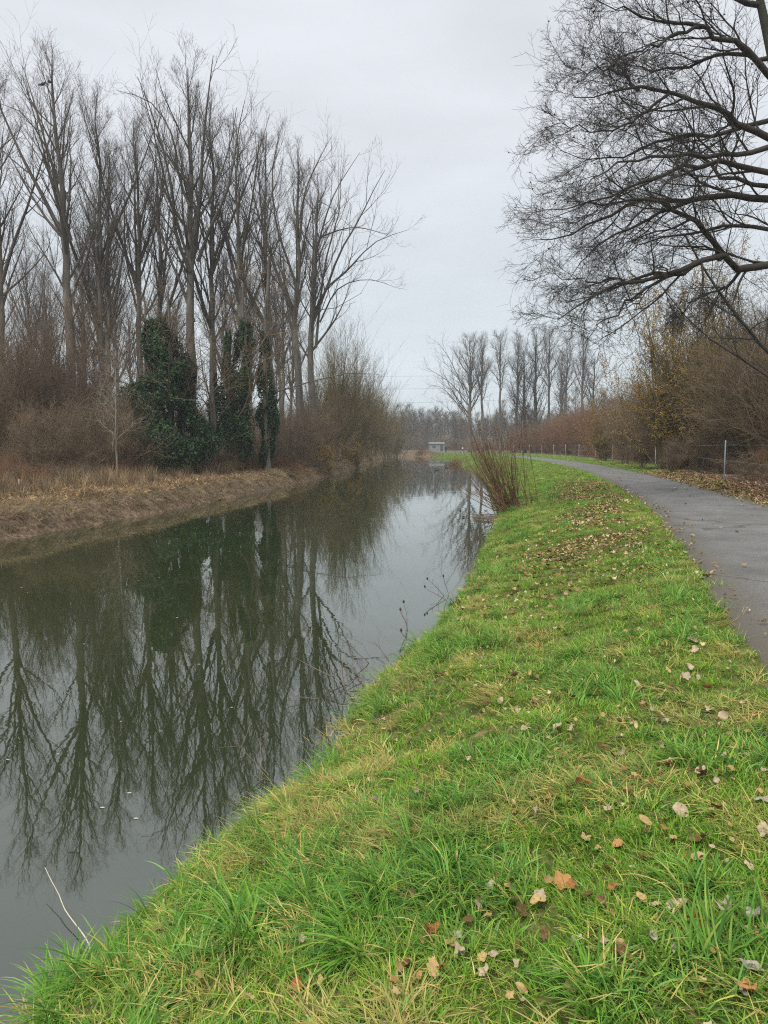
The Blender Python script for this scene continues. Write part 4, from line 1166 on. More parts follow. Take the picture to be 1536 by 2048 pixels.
rng = np.random.default_rng(900)
gp = []; gs = []; gidx = []; gdry = []
for (s0, s1, d0, d1, dens, sc) in ((-2.5, 6.5, 6.5, 11.2, 420, 1.0), (6.5, 13, 6.48, 11.6, 270, 1.0), (13, 26, 6.5, 13, 130, 1.1), (26, 60, 6.4, 16, 40, 1.5), (60, 110, 6.4, 22, 16, 1.6), (110, 176, 6.4, 24, 12, 1.8), (14, 60, 13, 21, 60, 1.1)):
    A = abs(s1 - s0) * (d1 - d0)
    n = int(A * dens)
    q, d = along(rng, n, s0, s1, d0, d1)
    pd = sdist(PATHC, PN, q[:, 0], q[:, 1]); fd = sdist(FENCE, FN, q[:, 0], q[:, 1])
    k = (np.abs(pd) > PATHW / 2 + rng.normal(0.0, 0.05, n)) & (fd < 0.2)
    verge = (pd > 0) & (q[:, 1] < 46)
    k &= ~(verge & (rng.random(n) < 0.55 + 0.4 * (q[:, 1] < 30)))
    q = q[k]; d = d[k]; pd = pd[k]; n = len(q)
    lm = litter_mask(q[:, 0], q[:, 1])
    kk = rng.random(n) > lm * 0.55
    q = q[kk]; d = d[kk]; pd = pd[kk]; lm = lm[kk]; n = len(q)
    tuft = fbm(q[:, 0] * 1.3, q[:, 1] * 1.3, 31, 3) + rng.normal(0, 0.05, n)
    dryn = fbm(q[:, 0] * 2.2 + 40, q[:, 1] * 2.2, 57, 3) + rng.normal(0, 0.05, n)
    near = np.hypot(q[:, 0], q[:, 1])
    edge = np.clip((8.0 - d) / 1.6, 0, 1)              # longer, wilder grass down towards the water
    idx = rng.integers(0, 3, n)
    m = rng.random(n) < np.clip((tuft - 0.50) * 5, 0.03, 0.8) + edge * 0.2
    idx[m] = rng.integers(3, 6, m.sum())
    m = rng.random(n) < (np.clip((tuft - 0.58) * 1.5, 0, 0.28) * np.clip((10.0 - d) / 2.2, 0.08, 1) + edge * 0.05) * (pd < -0.5)
    idx[m] = rng.integers(6, 9, m.sum())
    m = rng.random(n) < 0.035
    idx[m] = rng.integers(12, 14, m.sum())
    m = rng.random(n) < np.clip((dryn - 0.585) * 6, 0.05, 0.7) * np.clip(1.1 - near / 45, 0.1, 1)
    idx[m] = rng.integers(9, 12, m.sum())
    m = rng.random(n) < lm * 0.8
    idx[m] = rng.integers(0, 3, m.sum())
    gp.append(np.column_stack([q, ground(q[:, 0], q[:, 1])]))
    gs.append(sc * rng.uniform(0.75, 1.3, n) * np.where((idx > 5) & (idx < 9), 0.82, 1.0)); gidx.append(idx)
    gdry.append(np.clip((dryn - 0.55) * 1.2 + rng.normal(0, 0.05, n), 0, 0.32))
gp = np.concatenate(gp); gs = np.concatenate(gs); gidx = np.concatenate(gidx); gdry = np.concatenate(gdry)
rot = np.column_stack([rng.normal(0, 0.12, len(gp)), rng.normal(0, 0.12, len(gp)), rng.uniform(0, 6.28, len(gp))])
scatter('grass', PG, gp, rot, gs, gidx, gdry, 'lush green grass with straw patches on the right bank')

# dry grass on the left bank
DRYC = [(0.21, 0.15, 0.085), (0.30, 0.22, 0.13), (0.11, 0.072, 0.042), (0.40, 0.31, 0.19), (0.15, 0.125, 0.055), (0.06, 0.042, 0.027)]
PD = [blades(21, 44, 0.16, 0.25, 0.6, 0.6, 1.8, 0.008, DRYC, M_DRY, 5), blades(22, 44, 0.18, 0.25, 0.7, 0.8, 1.7, 0.008, DRYC, M_DRY, 5),
      blades(23, 40, 0.18, 0.2, 0.5, 1.1, 1.3, 0.007, DRYC, M_DRY, 5, comb=0.2),
      blades(24, 50, 0.15, 0.6, 1.1, 0.2, 0.6, 0.009, DRYC[1:4], M_DRY, 5),
      blades(25, 40, 0.2, 0.15, 0.35, 1.2, 0.8, 0.007, DRYC + [(0.10, 0.13, 0.04)], M_DRY, 4)]
dp = []; ds = []; di = []; dr_ = []
def heading(q):
    k = np.argmin(((q[:, None, :] - RIVER[None, ::4, :]) ** 2).sum(2), 1)
    return np.arctan2(RN[::4][k][:, 1], RN[::4][k][:, 0])
for (s0, s1, d0, d1, dens, kinds, sc) in ((10, 48, -8.4, -6.7, 30, (0, 1, 2, 2, 4), 0.72), (48, 172, -8.8, -6.65, 12, (0, 1, 2), 1.2), (14, 60, -14, -8.2, 9, (0, 1, 4, 4), 0.9), (20, 50, -13.0, -9.5, 3.2, (3, 3, 1), 0.9), (172, 178, -9, -6, 5, (0, 1), 1.3)):
    n = int(abs(s1 - s0) * abs(d1 - d0) * dens)
    q, d = along(rng, n, s0, s1, d0, d1)
    dp.append(np.column_stack([q, ground(q[:, 0], q[:, 1])])); ds.append(sc * rng.uniform(0.6, 1.25, n)); di.append(np.array(kinds)[rng.integers(0, len(kinds), n)])
    h = heading(q) + rng.normal(0, 1.0, n) - 0.2
    tilt = np.where((d > -8.0), 0.5, 0.1)
    dr_.append(np.column_stack([np.zeros(n), tilt, np.where(d > -8.4, h, rng.uniform(0, 6.28, n))]))
n = 2600
q = np.column_stack([rng.uniform(-45, 13, n), rng.uniform(176, 214, n)]); dq = sdist(RIVER, RN, q[:, 0], q[:, 1]); q = q[(dq > 6.6) & (dq < 22)]; n = len(q)
dp.append(np.column_stack([q, ground(q[:, 0], q[:, 1])])); ds.append(rng.uniform(1.0, 2.0, n)); di.append(rng.integers(0, 3, n)); dr_.append(np.column_stack([np.zeros(n), np.zeros(n), rng.uniform(0, 6.28, n)]))
dp = np.concatenate(dp); ds = np.concatenate(ds); di = np.concatenate(di); dr_ = np.concatenate(dr_)
scatter('dry_grass', PD, dp, dr_, ds, di, np.zeros(len(dp)), 'withered brown grass hanging over the left bank')

# ------------------------------------------------------------------ fallen leaves
def leaf_mesh(seed, kind, curl):
    rng = np.random.default_rng(seed)
    n = 22
    t = np.linspace(0, 2 * PI, n, endpoint=False)
    if kind == 'maple':
        r = 0.62 + 0.38 * np.abs(np.cos(2.5 * t)) ** 0.8 + rng.normal(0, 0.04, n)
        r *= 0.85 + 0.15 * np.cos(t)
    elif kind == 'oak':
        r = 0.8 + 0.16 * np.cos(7 * t) + rng.normal(0, 0.03, n)
    else:
        r = 1 + rng.normal(0, 0.03, n)
    sx, sy = {'maple': (1, 1), 'oak': (1.0, 0.55), 'oval': (1.0, 0.48), 'round': (0.9, 0.75)}[kind]
    ox_ = np.cos(t) * r * sx; oy_ = np.sin(t) * r * sy
    V = [(0, 0, 0)]
    for k in (0.5, 1.0):
        x = ox_ * k; y = oy_ * k
        z = curl * (y * y * 1.2 + 0.4 * x * x) + rng.normal(0, 0.05 * k, n) + curl * 0.25 * np.sin(x * 4 + seed) * k
        V += list(zip(x, y, z))
    V = np.array(V) * 0.5
    V[:, 2] -= V[:, 2].min()
    T = []; Q = []
    for i in range(n):
        j = (i + 1) % n
        T.append((0, 1 + i, 1 + j)); Q.append((1 + i, 1 + n + i, 1 + n + j, 1 + j))
    # stalk
    return V, np.array(Q), np.array(T)

def leaf_mat(name, c1, c2):
    m, tr, b = new_mat(name)
    tcx = N(tr, 'ShaderNodeTexCoord'); nz = N(tr, 'ShaderNodeTexNoise'); nz.inputs['Scale'].default_value = 7; nz.inputs['Detail'].default_value = 5
    tr.links.new(tcx.outputs['Object'], nz.inputs['Vector'])
    rp = ramp_node(tr, [(0.35, c1), (0.65, c2)]); tr.links.new(nz.outputs['Fac'], rp.inputs['Fac'])
    tr.links.new(rp.outputs['Color'], b.inputs['Base Color'])
    b.inputs['Roughness'].default_value = 0.75; b.inputs['Specular IOR Level'].default_value = 0.1
    return m
LM = {'russet': leaf_mat('russet_leaf', (0.19, 0.07, 0.022), (0.30, 0.125, 0.045)), 'tan': leaf_mat('tan_leaf', (0.28, 0.185, 0.075), (0.40, 0.28, 0.13)),
      'pale': leaf_mat('pale_leaf', (0.27, 0.21, 0.135), (0.38, 0.31, 0.215)), 'brown': leaf_mat('brown_leaf', (0.075, 0.042, 0.02), (0.15, 0.085, 0.042)), 'grey': leaf_mat('grey_leaf', (0.19, 0.165, 0.135), (0.32, 0.285, 0.24)),
      'orange': leaf_mat('orange_tan_leaf', (0.29, 0.145, 0.05), (0.37, 0.20, 0.078))}
LEAFM = {}
def get_leaf(kind, curl, col, seed):
    key = (kind, curl, col, seed)
    if key not in LEAFM:
        V, Q, T = leaf_mesh(seed, kind, curl)
        LEAFM[key] = mesh_np('leaf', V, Q, LM[col], True, T)
    return LEAFM[key]
def drop_leaf(px, py, kind, curl, col, size, label, seed=0, group='fallen leaves', lift=0.03, tilt=0.25, r=np.random.default_rng(55)):
    p = on_ground(px, py)
    o = link('fallen_leaf', get_leaf(kind, curl, col, seed), None, (p[0], p[1], p[2] + lift))
    size = size * 0.85
    o.scale = (size, size, size)
    o.rotation_euler = (r.normal(0, tilt), r.normal(0, tilt), r.uniform(0, 6.28))
    return tag(o, label, 'leaf', group)

named = [(1160, 1583, 'maple', 0.9, 'russet', 0.12, 'large crumpled russet maple leaf, the biggest of the lower right grass'),
         (1240, 1520, 'round', 0.8, 'grey', 0.13, 'curled grey tan leaf standing proud of the grass above the crumpled russet leaf'),
         (1122, 1780, 'maple', 0.25, 'orange', 0.115, 'flat orange tan maple leaf lying open in the grass'),
         (1402, 1702, 'maple', 0.7, 'brown', 0.12, 'dark brown maple leaf just above a pale tan one'),
         (1396, 1730, 'round', 0.3, 'tan', 0.085, 'pale tan leaf tucked under the dark brown maple leaf'),
         (1352, 1833, 'oval', 0.5, 'pale', 0.10, 'whitish narrow leaf propped upright near the lower right corner'),
         (1400, 1876, 'maple', 0.9, 'russet', 0.09, 'curled russet leaf below the whitish upright leaf'),
         (1076, 1826, 'round', 0.5, 'tan', 0.085, 'pale tan leaf touching a brown one below the open orange leaf'),
         (1042, 1840, 'maple', 0.8, 'brown', 0.09, 'brown leaf touching the pale tan one below the open orange leaf'),
         (866, 1956, 'oak', 0.4, 'tan', 0.11, 'pale tan oak leaf near the bottom edge of the grass'),
         (855, 1886, 'maple', 1.0, 'russet', 0.10, 'red brown crumpled leaf above the pale oak leaf'),
         (484, 1850, 'maple', 0.7, 'pale', 0.07, 'small whitish leaf near the water, alone among the tussocks'),
         (1225, 1795, 'oval', 0.9, 'russet', 0.07, 'small dark red curled leaf right of the open orange leaf'),
         (1360, 1640, 'round', 0.5, 'pale', 0.10, 'pale leaf leaning on a small orange one'),
         (1334, 1655, 'round', 0.4, 'orange', 0.06, 'small orange leaf below a pale leaf'),
         (1258, 1606, 'round', 0.7, 'tan', 0.12, 'broad straw coloured leaf right of the crumpled russet leaf'),
         (1112, 1265, 'round', 0.5, 'pale', 0.10, 'round pinkish pale leaf alone in mid lawn'),
         (1132, 1196, 'round', 0.4, 'pale', 0.10, 'pale leaf upper left of a row of three pale leaves'),
         (1172, 1194, 'round', 0.6, 'tan', 0.10, 'tan leaf in the middle of a row of three pale leaves'),
         (1240, 1202, 'round', 0.6, 'pale', 0.11, 'pale leaf at the right of a row of three pale leaves'),
         (1275, 1382, 'oval', 0.5, 'pale', 0.09, 'pale leaf standing above the dark tussock'),
         (1115, 1468, 'round', 0.5, 'pale', 0.11, 'pale leaf right of a pair of pale leaves in mid lawn'),
         (1052, 1470, 'round', 0.5, 'pale', 0.10, 'pale leaf at the left of a loose pair in mid lawn'),
         (1415, 1388, 'maple', 0.4, 'orange', 0.10, 'orange tan leaf right of the line of whitish leaves'),
         (1384, 1292, 'round', 0.5, 'pale', 0.12, 'topmost whitish leaf of the line in the worn rut'),
         (1390, 1314, 'maple', 0.5, 'pale', 0.12, 'second whitish leaf down the line in the worn rut'),
         (1378, 1345, 'round', 0.5, 'pale', 0.09, 'third whitish leaf down the line in the worn rut'),
         (1372, 1366, 'maple', 0.5, 'pale', 0.10, 'fourth whitish leaf down the line in the worn rut'),
         (1366, 1415, 'oval', 0.6, 'pale', 0.10, 'lowest whitish leaf of the line in the worn rut'),
         (1522, 1486, 'round', 0.6, 'grey', 0.10, 'grey leaf at the right picture edge level with the grey curled leaf'),
         (1404, 1562, 'maple', 0.8, 'brown', 0.09, 'brown leaf with a light rim right of the crumpled russet leaf'),
         (1326, 1541, 'maple', 0.5, 'tan', 0.09, 'tan leaf right of the grey curled leaf'),
         (1000, 1586, 'maple', 0.9, 'russet', 0.08, 'small red brown leaf beside a straw patch'),
         (835, 1595, 'oval', 0.6, 'grey', 0.09, 'grey white torn leaf in the grass near the river'),
         (850, 1640, 'maple', 1.0, 'brown', 0.11, 'dark brown curled leaf in a hollow near the river'),
         (600, 1990, 'oval', 0.9, 'russet', 0.10, 'red brown curled leaf at the bottom edge left of the middle'),
         (1152, 1905, 'oval', 0.8, 'grey', 0.08, 'dark grey shrivelled leaf among upright blades'),
         (965, 1787, 'oval', 0.7, 'grey', 0.085, 'narrow pale grey leaf left of the open orange leaf'),
         (1500, 1952, 'oval', 0.6, 'grey', 0.10, 'grey brown narrow leaf near the lower right corner'),
         (1312, 1832, 'round', 0.5, 'pale', 0.06, 'small pale leaf just left of the whitish upright leaf'),
         (1525, 1620, 'round', 0.5, 'grey', 0.10, 'grey leaf at the right picture edge level with the crumpled russet leaf'),
         (1450, 1842, 'maple', 0.6, 'pale', 0.09, 'pale ragged leaf right of the whitish upright leaf'),
         (735, 1738, 'maple', 0.6, 'orange', 0.06, 'small orange leaf in long grass near the river'),
         (1170, 1692, 'maple', 0.6, 'tan', 0.075, 'tan leaf straight below the crumpled russet leaf'),
         (1236, 1704, 'round', 0.5, 'orange', 0.07, 'orange tan leaf below the straw coloured one'),
         (950, 1384, 'oval', 0.6, 'pale', 0.09, 'pale leaf near the straw patch of the upper bank'),
         (1000, 1412, 'oval', 0.6, 'pale', 0.10, 'pale leaf in the shadow of a tuft in the upper bank'),
         (1475, 1152, 'maple', 0.15, 'tan', 0.16, 'yellowish tan leaf lying flat on the asphalt'),
         (1522, 1137, 'oval', 0.15, 'pale', 0.13, 'pale narrow leaf on the asphalt at the right picture edge'),
         (1413, 1160, 'round', 0.5, 'tan', 0.14, 'tan leaf caught at the path edge'),
         (1362, 1085, 'oval', 0.3, 'pale', 0.14, 'pale leaf on the left rim of the asphalt'),
         (1370, 1105, 'oval', 0.3, 'pale', 0.15, 'second pale leaf on the left rim of the asphalt')]
for i, (px, py, kd, cu, cl, sz, lab) in enumerate(named):
    on_path = 'asphalt' in lab
    drop_leaf(px, py, kd, cu, cl, sz, lab, seed=i % 5, lift=0.004 if on_path else 0.03 if py > 1400 else 0.045, tilt=0.05 if on_path else 0.3)
rl = np.random.default_rng(88)
kinds = ['maple', 'oak', 'oval', 'round']; cols = ['tan', 'pale', 'brown', 'grey', 'russet', 'orange']
for i in range(140):
    py = rl.uniform(1180, 2030)
    x0 = max(760, 1500 - (py - 1180) * 0.95) if rl.random() < 0.75 else max(300, 950 - (py - 1180) * 0.9)
    px = rl.uniform(x0 * 0.75 + 250 if py < 1400 else x0, 1530)
    if px > 1360 and py < 1330: continue
    kd = kinds[rl.integers(0, 4)]; cl = cols[rl.choice(6, p=[0.27, 0.27, 0.16, 0.16, 0.07, 0.07])]
    cn_ = {'maple': 'lobed', 'oak': 'wavy edged', 'oval': 'narrow', 'round': 'broad'}[kd]
    zn = 'in the lower right grass' if (px > 1000 and py > 1600) else 'in the grass near the bottom edge' if py > 1750 else 'in the grass beside the river' if px < 1000 else 'in the middle of the lawn'
    drop_leaf(px, py, kd, float(rl.choice([0.3, 0.6, 0.9])), cl, rl.uniform(0.04, 0.085), 'small %s %s dead leaf %s' % (cl, cn_, zn), seed=int(rl.integers(0, 4)), lift=0.03, tilt=0.4, group='small dead leaves in the grass')

# litter: the uncountable carpets
LC = [(0.30, 0.205, 0.085), (0.38, 0.285, 0.14), (0.20, 0.12, 0.045), (0.13, 0.085, 0.038), (0.42, 0.345, 0.21)]
LCB = [(0.26, 0.15, 0.08), (0.20, 0.11, 0.06), (0.32, 0.20, 0.11), (0.14, 0.085, 0.055), (0.36, 0.26, 0.16)]
def litter_protos(cols, seed):
    out = []
    for i, kd in enumerate(['maple', 'oak', 'oval', 'round', 'maple', 'oval']):
        V, Q, T = leaf_mesh(seed + i, kd, 0.7)
        me = mesh_np('litter_leaf', V * 0.1, Q, M_LITTER, True, T)
        attr_color(me, 'tint', np.repeat(np.array([cols[i % len(cols)]]), len(V), 0))
        out.append(me)
    return out
def strip_pts(rng, curve, nrm, n, y0, y1, o0, o1, patch=None):
    k = np.where((curve[:, 1] > y0) & (curve[:, 1] < y1))[0]
    i = k[rng.integers(0, len(k), n)]
    off = rng.uniform(o0, o1, n)
    q = curve[i] + nrm[i] * off[:, None] + rng.normal(0, 0.15, (n, 2))
    if patch is not None:
        f = fbm(q[:, 0] * 0.9, q[:, 1] * 0.6, 91, 3); q = q[f + rng.normal(0, 0.06, n) > patch]
    return q
rng = np.random.default_rng(905)
ql = strip_pts(rng, PATHL, PN, 24000, 8.5, 38, -2.8, -0.2)
ql = ql[rng.random(len(ql)) < litter_mask(ql[:, 0], ql[:, 1]) * 0.55]
q1 = np.concatenate([ql, strip_pts(rng, PATHL, PN, 800, 1, 16, -3.6, -0.3), strip_pts(rng, PATHL, PN, 700, 3, 14, -2.6, -0.4, 0.54), strip_pts(rng, PATHL, PN, 260, 5, 30, -0.12, 0.10), strip_pts(rng, PATHL, PN, 900, 30, 60, -2.4, -0.6, 0.55),
                     strip_pts(rng, PATHL, PN, 110, 5, 60, 0.2, 3.0), strip_pts(rng, PATHL, PN, 700, 5, 45, 2.85, 3.3)])
z1 = np.where(np.abs(sdist(PATHC, PN, q1[:, 0], q1[:, 1])) < PATHW / 2, 0.046, ground(q1[:, 0], q1[:, 1]) + np.where(q1[:, 1] < 9, 0.035, 0.06))
n = len(q1)
scatter('leaf_litter', litter_protos(LC, 40), np.column_stack([q1, z1 + rng.uniform(0, 0.02, n)]), np.column_stack([rng.normal(0, 0.3, n), rng.normal(0, 0.3, n), rng.uniform(0, 6.28, n)]), rng.uniform(0.45, 0.95, n) * np.where(q1[:, 1] < 9, 0.6, 1), rng.integers(0, 6, n), np.zeros(n), 'tan dead leaves littering the strip left of the path')
q2 = np.concatenate([strip_pts(rng, PATHL, PN, 4200, 12, 46, 3.25, 5.6), strip_pts(rng, PATHL, PN, 2500, 12, 40, 5.0, 8.5), strip_pts(rng, PATHL, PN, 900, 40, 70, 4.2, 6.5)])
z2 = ground(q2[:, 0], q2[:, 1]) + rng.uniform(0.01, 0.05, len(q2)); n = len(q2)
scatter('brown_leaf_litter', litter_protos(LCB, 60), np.column_stack([q2, z2]), np.column_stack([rng.normal(0, 0.35, n), rng.normal(0, 0.35, n), rng.uniform(0, 6.28, n)]), rng.uniform(0.8, 1.7, n), rng.integers(0, 6, n), np.zeros(n), 'brown dead leaves heaped between path and fence')
q3 = np.concatenate([along(rng, 5200, 14, 60, -13.5, -7.6)[0]]); n = len(q3)
scatter('woodland_leaf_litter', litter_protos([(0.30, 0.19, 0.10), (0.24, 0.15, 0.085), (0.38, 0.25, 0.13)], 70), np.column_stack([q3, ground(q3[:, 0], q3[:, 1]) + 0.05]), np.column_stack([rng.normal(0, 0.35, n), rng.normal(0, 0.35, n), rng.uniform(0, 6.28, n)]), rng.uniform(1.0, 2.2, n), rng.integers(0, 6, n), np.zeros(n), 'brown dead leaves on top of the left bank')

# ------------------------------------------------------------------ distant woodland (one mass)
def far_tree(seed, H, n1=16):
    rng = np.random.default_rng(seed)
    z = np.linspace(0, H, 8); P = np.stack([np.cumsum(rng.normal(0, 0.1, 8)), np.cumsum(rng.normal(0, 0.1, 8)), z], 1)[None]
    Rr = np.linspace(0.28, 0.04, 8)[None]
    b1, r1 = grow(rng, P, Rr, n1, 0.2, 0.98, 0.6, lambda u, L: H * (0.36 * (1 - u) + 0.08), 5, 0.6, 0.04, 0.08, 0.08)
    b2, r2 = grow(rng, b1, r1, 8, 0.1, 1, 0.6, lambda u, L: 0.45 * L * (1.1 - 0.6 * u) + 0.4, 3, 0.6, 0.03, 0.08, 0.1)
    b3, r3 = grow(rng, b2, r2, 5, 0.1, 1, 0.7, lambda u, L: 0.45 * L + 0.4, 2, 0.6, 0.024, 0.08, 0.1)
    v, f = tubes([(P, Rr, 5), (b1, r1, 3), (b2, r2, 3), (b3, r3, 3)])
    return mesh_np('far_tree', v, f, M_TWIG)
FT_ = [far_tree(s, h) for s, h in ((1, 14), (2, 16), (3, 12), (4, 15))] + [shrub_mesh('far_thicket', 381, 5.5, 0.6, 34, M_SHRUB, n2=8, n3=6, n4=0, tw=0.02, base_r=2.2)]
rng = np.random.default_rng(910)
pts = []
for i in range(900):
    x = rng.uniform(-80, 150); y = rng.uniform(255, 390); pts.append((x, y))
for i in range(150):
    pts.append((rng.uniform(-190, -50), rng.uniform(85, 190)))
for i in range(100):
    y = rng.uniform(100, 190); pts.append((np.interp(y, RIVER[:, 1][:300], RIVER[:, 0][:300]) - rng.uniform(22, 70), y))
for i in range(240):
    y = rng.uniform(50, 215); pts.append((np.interp(y, FENCE[:, 1], FENCE[:, 0]) + rng.uniform(14, 95), y))
pts = np.array(pts)
dd = sdist(RIVER, RN, pts[:, 0], pts[:, 1]); pp = np.abs(sdist(PATHC, PN, pts[:, 0], pts[:, 1]))
pts = pts[(np.abs(dd) > 13) & (pp > 5)]
n = len(pts)
scatter('distant_woodland', FT_, np.column_stack([pts, ground(pts[:, 0], pts[:, 1], False) - 0.2]), np.column_stack([np.zeros(n), np.zeros(n), rng.uniform(0, 6.28, n)]), rng.uniform(0.65, 1.1, n), np.where(rng.random(n) < 0.45, 4, rng.integers(0, 4, n)), np.zeros(n), 'hazy grey bare wood closing the view beyond the bend')

# ------------------------------------------------------------------ small things
def box(x0, x1, y0, y1, z0, z1):
    V = np.array([(x, y, z) for z in (z0, z1) for y in (y0, y1) for x in (x0, x1)], float)
    Q = np.array([(0, 1, 3, 2), (4, 6, 7, 5), (0, 4, 5, 1), (2, 3, 7, 6), (0, 2, 6, 4), (1, 5, 7, 3)])
    return V, Q[:, ::-1]
def boxes(lst):
    Vs = []; Qs = []; o = 0
    for b in lst:
        V, Q = box(*b); Vs.append(V); Qs.append(Q + o); o += 8
    return np.concatenate(Vs), np.concatenate(Qs)

# pale shed beyond the bend
x, y = at(873, 250)
shed = thing('shed', 'small pale grey shed beyond the bend, in front of the hazy wood', 'shed', (x, y, 0.0), 0.1)
M_SHED = flat('shed_wall', (0.20, 0.22, 0.21)); M_ROOF = flat('shed_roof', (0.15, 0.165, 0.17)); M_DARK = flat('dark_metal', (0.06, 0.065, 0.07))
v, q = boxes([(-2.4, 2.4, -1.6, 1.6, -0.2, 2.3)]); link('wall', mesh_np('shed_wall', v, q, M_SHED, False), shed)
v = np.array([(-2.6, -1.85, 2.28), (2.6, -1.85, 2.28), (2.6, 1.85, 2.28), (-2.6, 1.85, 2.28), (-2.6, 0, 2.85), (2.6, 0, 2.85), (-2.6, -1.85, 2.36), (2.6, -1.85, 2.36), (2.6, 1.85, 2.36), (-2.6, 1.85, 2.36)])
link('roof', mesh_np('shed_roof', v, [(0, 3, 2, 1), (0, 1, 7, 6), (2, 3, 9, 8), (6, 7, 5, 4), (8, 9, 4, 5)], M_ROOF, False, [(0, 6, 4), (0, 4, 3), (3, 4, 9), (1, 5, 7), (1, 2, 5), (2, 8, 5)]), shed)
v, q = boxes([(1.0, 1.9, -1.63, -1.59, -0.2, 1.9)]); link('door', mesh_np('shed_door', v, q, M_DARK, False), shed)
v, q = boxes([(-1.6, -0.6, -1.63, -1.59, 1.0, 1.7)]); link('window', mesh_np('shed_window', v, q, M_DARK, False), shed)

# walker far along the path
def person(loc, rz):
    t = thing('person', 'distant walker in dark jacket and trousers on the path at the bend', 'person', loc, rz)
    J = {'pelvis': (0, 0, 0.95), 'chest': (0, 0.02, 1.3), 'neck': (0, 0.02, 1.48), 'head': (0, 0.04, 1.60), 'crown': (0, 0.03, 1.72),
         'hl': (-0.1, 0, 0.88), 'kl': (-0.11, 0.12, 0.50), 'al': (-0.11, 0.05, 0.08), 'fl': (-0.11, 0.2, 0.04),
         'hr': (0.1, 0, 0.88), 'kr': (0.11, 0.02, 0.50), 'ar': (0.11, -0.2, 0.12), 'fr': (0.11, -0.08, 0.04),
         'sl': (-0.2, 0.02, 1.42), 'el': (-0.27, -0.08, 1.14), 'wl': (-0.27, 0.04, 0.90), 'sr': (0.2, 0.02, 1.42), 'er': (0.27, 0.08, 1.14), 'wr': (0.26, 0.22, 0.93)}
    rad = {'pelvis': 0.15, 'chest': 0.17, 'neck': 0.06, 'head': 0.095, 'crown': 0.06, 'hl': 0.1, 'kl': 0.065, 'al': 0.045, 'fl': 0.04, 'hr': 0.1, 'kr': 0.065, 'ar': 0.045, 'fr': 0.04,
           'sl': 0.075, 'el': 0.055, 'wl': 0.04, 'sr': 0.075, 'er': 0.055, 'wr': 0.04}
    E = [('pelvis', 'chest'), ('chest', 'neck'), ('neck', 'head'), ('head', 'crown'), ('pelvis', 'hl'), ('hl', 'kl'), ('kl', 'al'), ('al', 'fl'), ('pelvis', 'hr'), ('hr', 'kr'), ('kr', 'ar'), ('ar', 'fr'),
         ('chest', 'sl'), ('sl', 'el'), ('el', 'wl'), ('chest', 'sr'), ('sr', 'er'), ('er', 'wr')]
    names = list(J)
    me = bpy.data.meshes.new('person_body')
    me.from_pydata([J[k] for k in names], [(names.index(a), names.index(b)) for a, b in E], [])
    m, tr, b = new_mat('walker_body')
    tcx = N(tr, 'ShaderNodeTexCoord'); sp = N(tr, 'ShaderNodeSeparateXYZ'); tr.links.new(tcx.outputs['Object'], sp.inputs[0])
    rp = ramp_node(tr, [(0.0, (0.03, 0.032, 0.045)), (0.85, (0.022, 0.026, 0.05)), (0.905, (0.45, 0.28, 0.2)), (0.96, (0.05, 0.035, 0.025))]); rp.color_ramp.interpolation = 'CONSTANT'
    mu = N(tr, 'ShaderNodeMath', operation='MULTIPLY'); mu.inputs[1].default_value = 1 / 1.75
    tr.links.new(sp.outputs['Z'], mu.inputs[0]); tr.links.new(mu.outputs[0], rp.inputs['Fac']); tr.links.new(rp.outputs['Color'], b.inputs['Base Color'])
    me.materials.append(m)
    o = link('body', me, t)
    md = o.modifiers.new('skin', 'SKIN')
    for i, k in enumerate(names):
        me.skin_vertices[0].data[i].radius = (rad[k], rad[k])
    me.skin_vertices[0].data[0].use_root = True
    s = o.modifiers.new('sub', 'SUBSURF'); s.levels = 1; s.render_levels = 1
    rng = np.random.default_rng(4)
    z = np.linspace(0.78, 1.44, 7); P = np.stack([np.zeros(7), np.zeros(7) + 0.01, z], 1)[None]
    v, f = tubes([(P, np.array([[0.22, 0.225, 0.215, 0.21, 0.215, 0.20, 0.12]]), 12)]); v[:, 1] *= 0.72
    link('jacket', mesh_np('jacket', v, f, flat('navy_jacket', (0.022, 0.026, 0.05))), t)
    return t
x, y = at(892, 168)
person((x, y, 0.04), 0.15)

# white-headed marker post by the far trees
x, y = at(925, 168)
mp_ = thing('marker_post', 'thin post with a small white plate at the foot of the wide leaning tree', 'post', (x, y, gz(x, y)))
P = np.array([[(0, 0, -0.2), (0, 0, 0.6), (0, 0, 1.25)]]); v, f = tubes([(P, np.full((1, 3), 0.045), 8)]); link('pole', mesh_np('marker_pole', v, f, M_POST), mp_)
v, q = boxes([(-0.16, 0.16, -0.075, -0.05, 0.98, 1.3)]); link('plate', mesh_np('marker_plate', v, q, flat('white_paint', (0.75, 0.75, 0.73)), False), mp_)

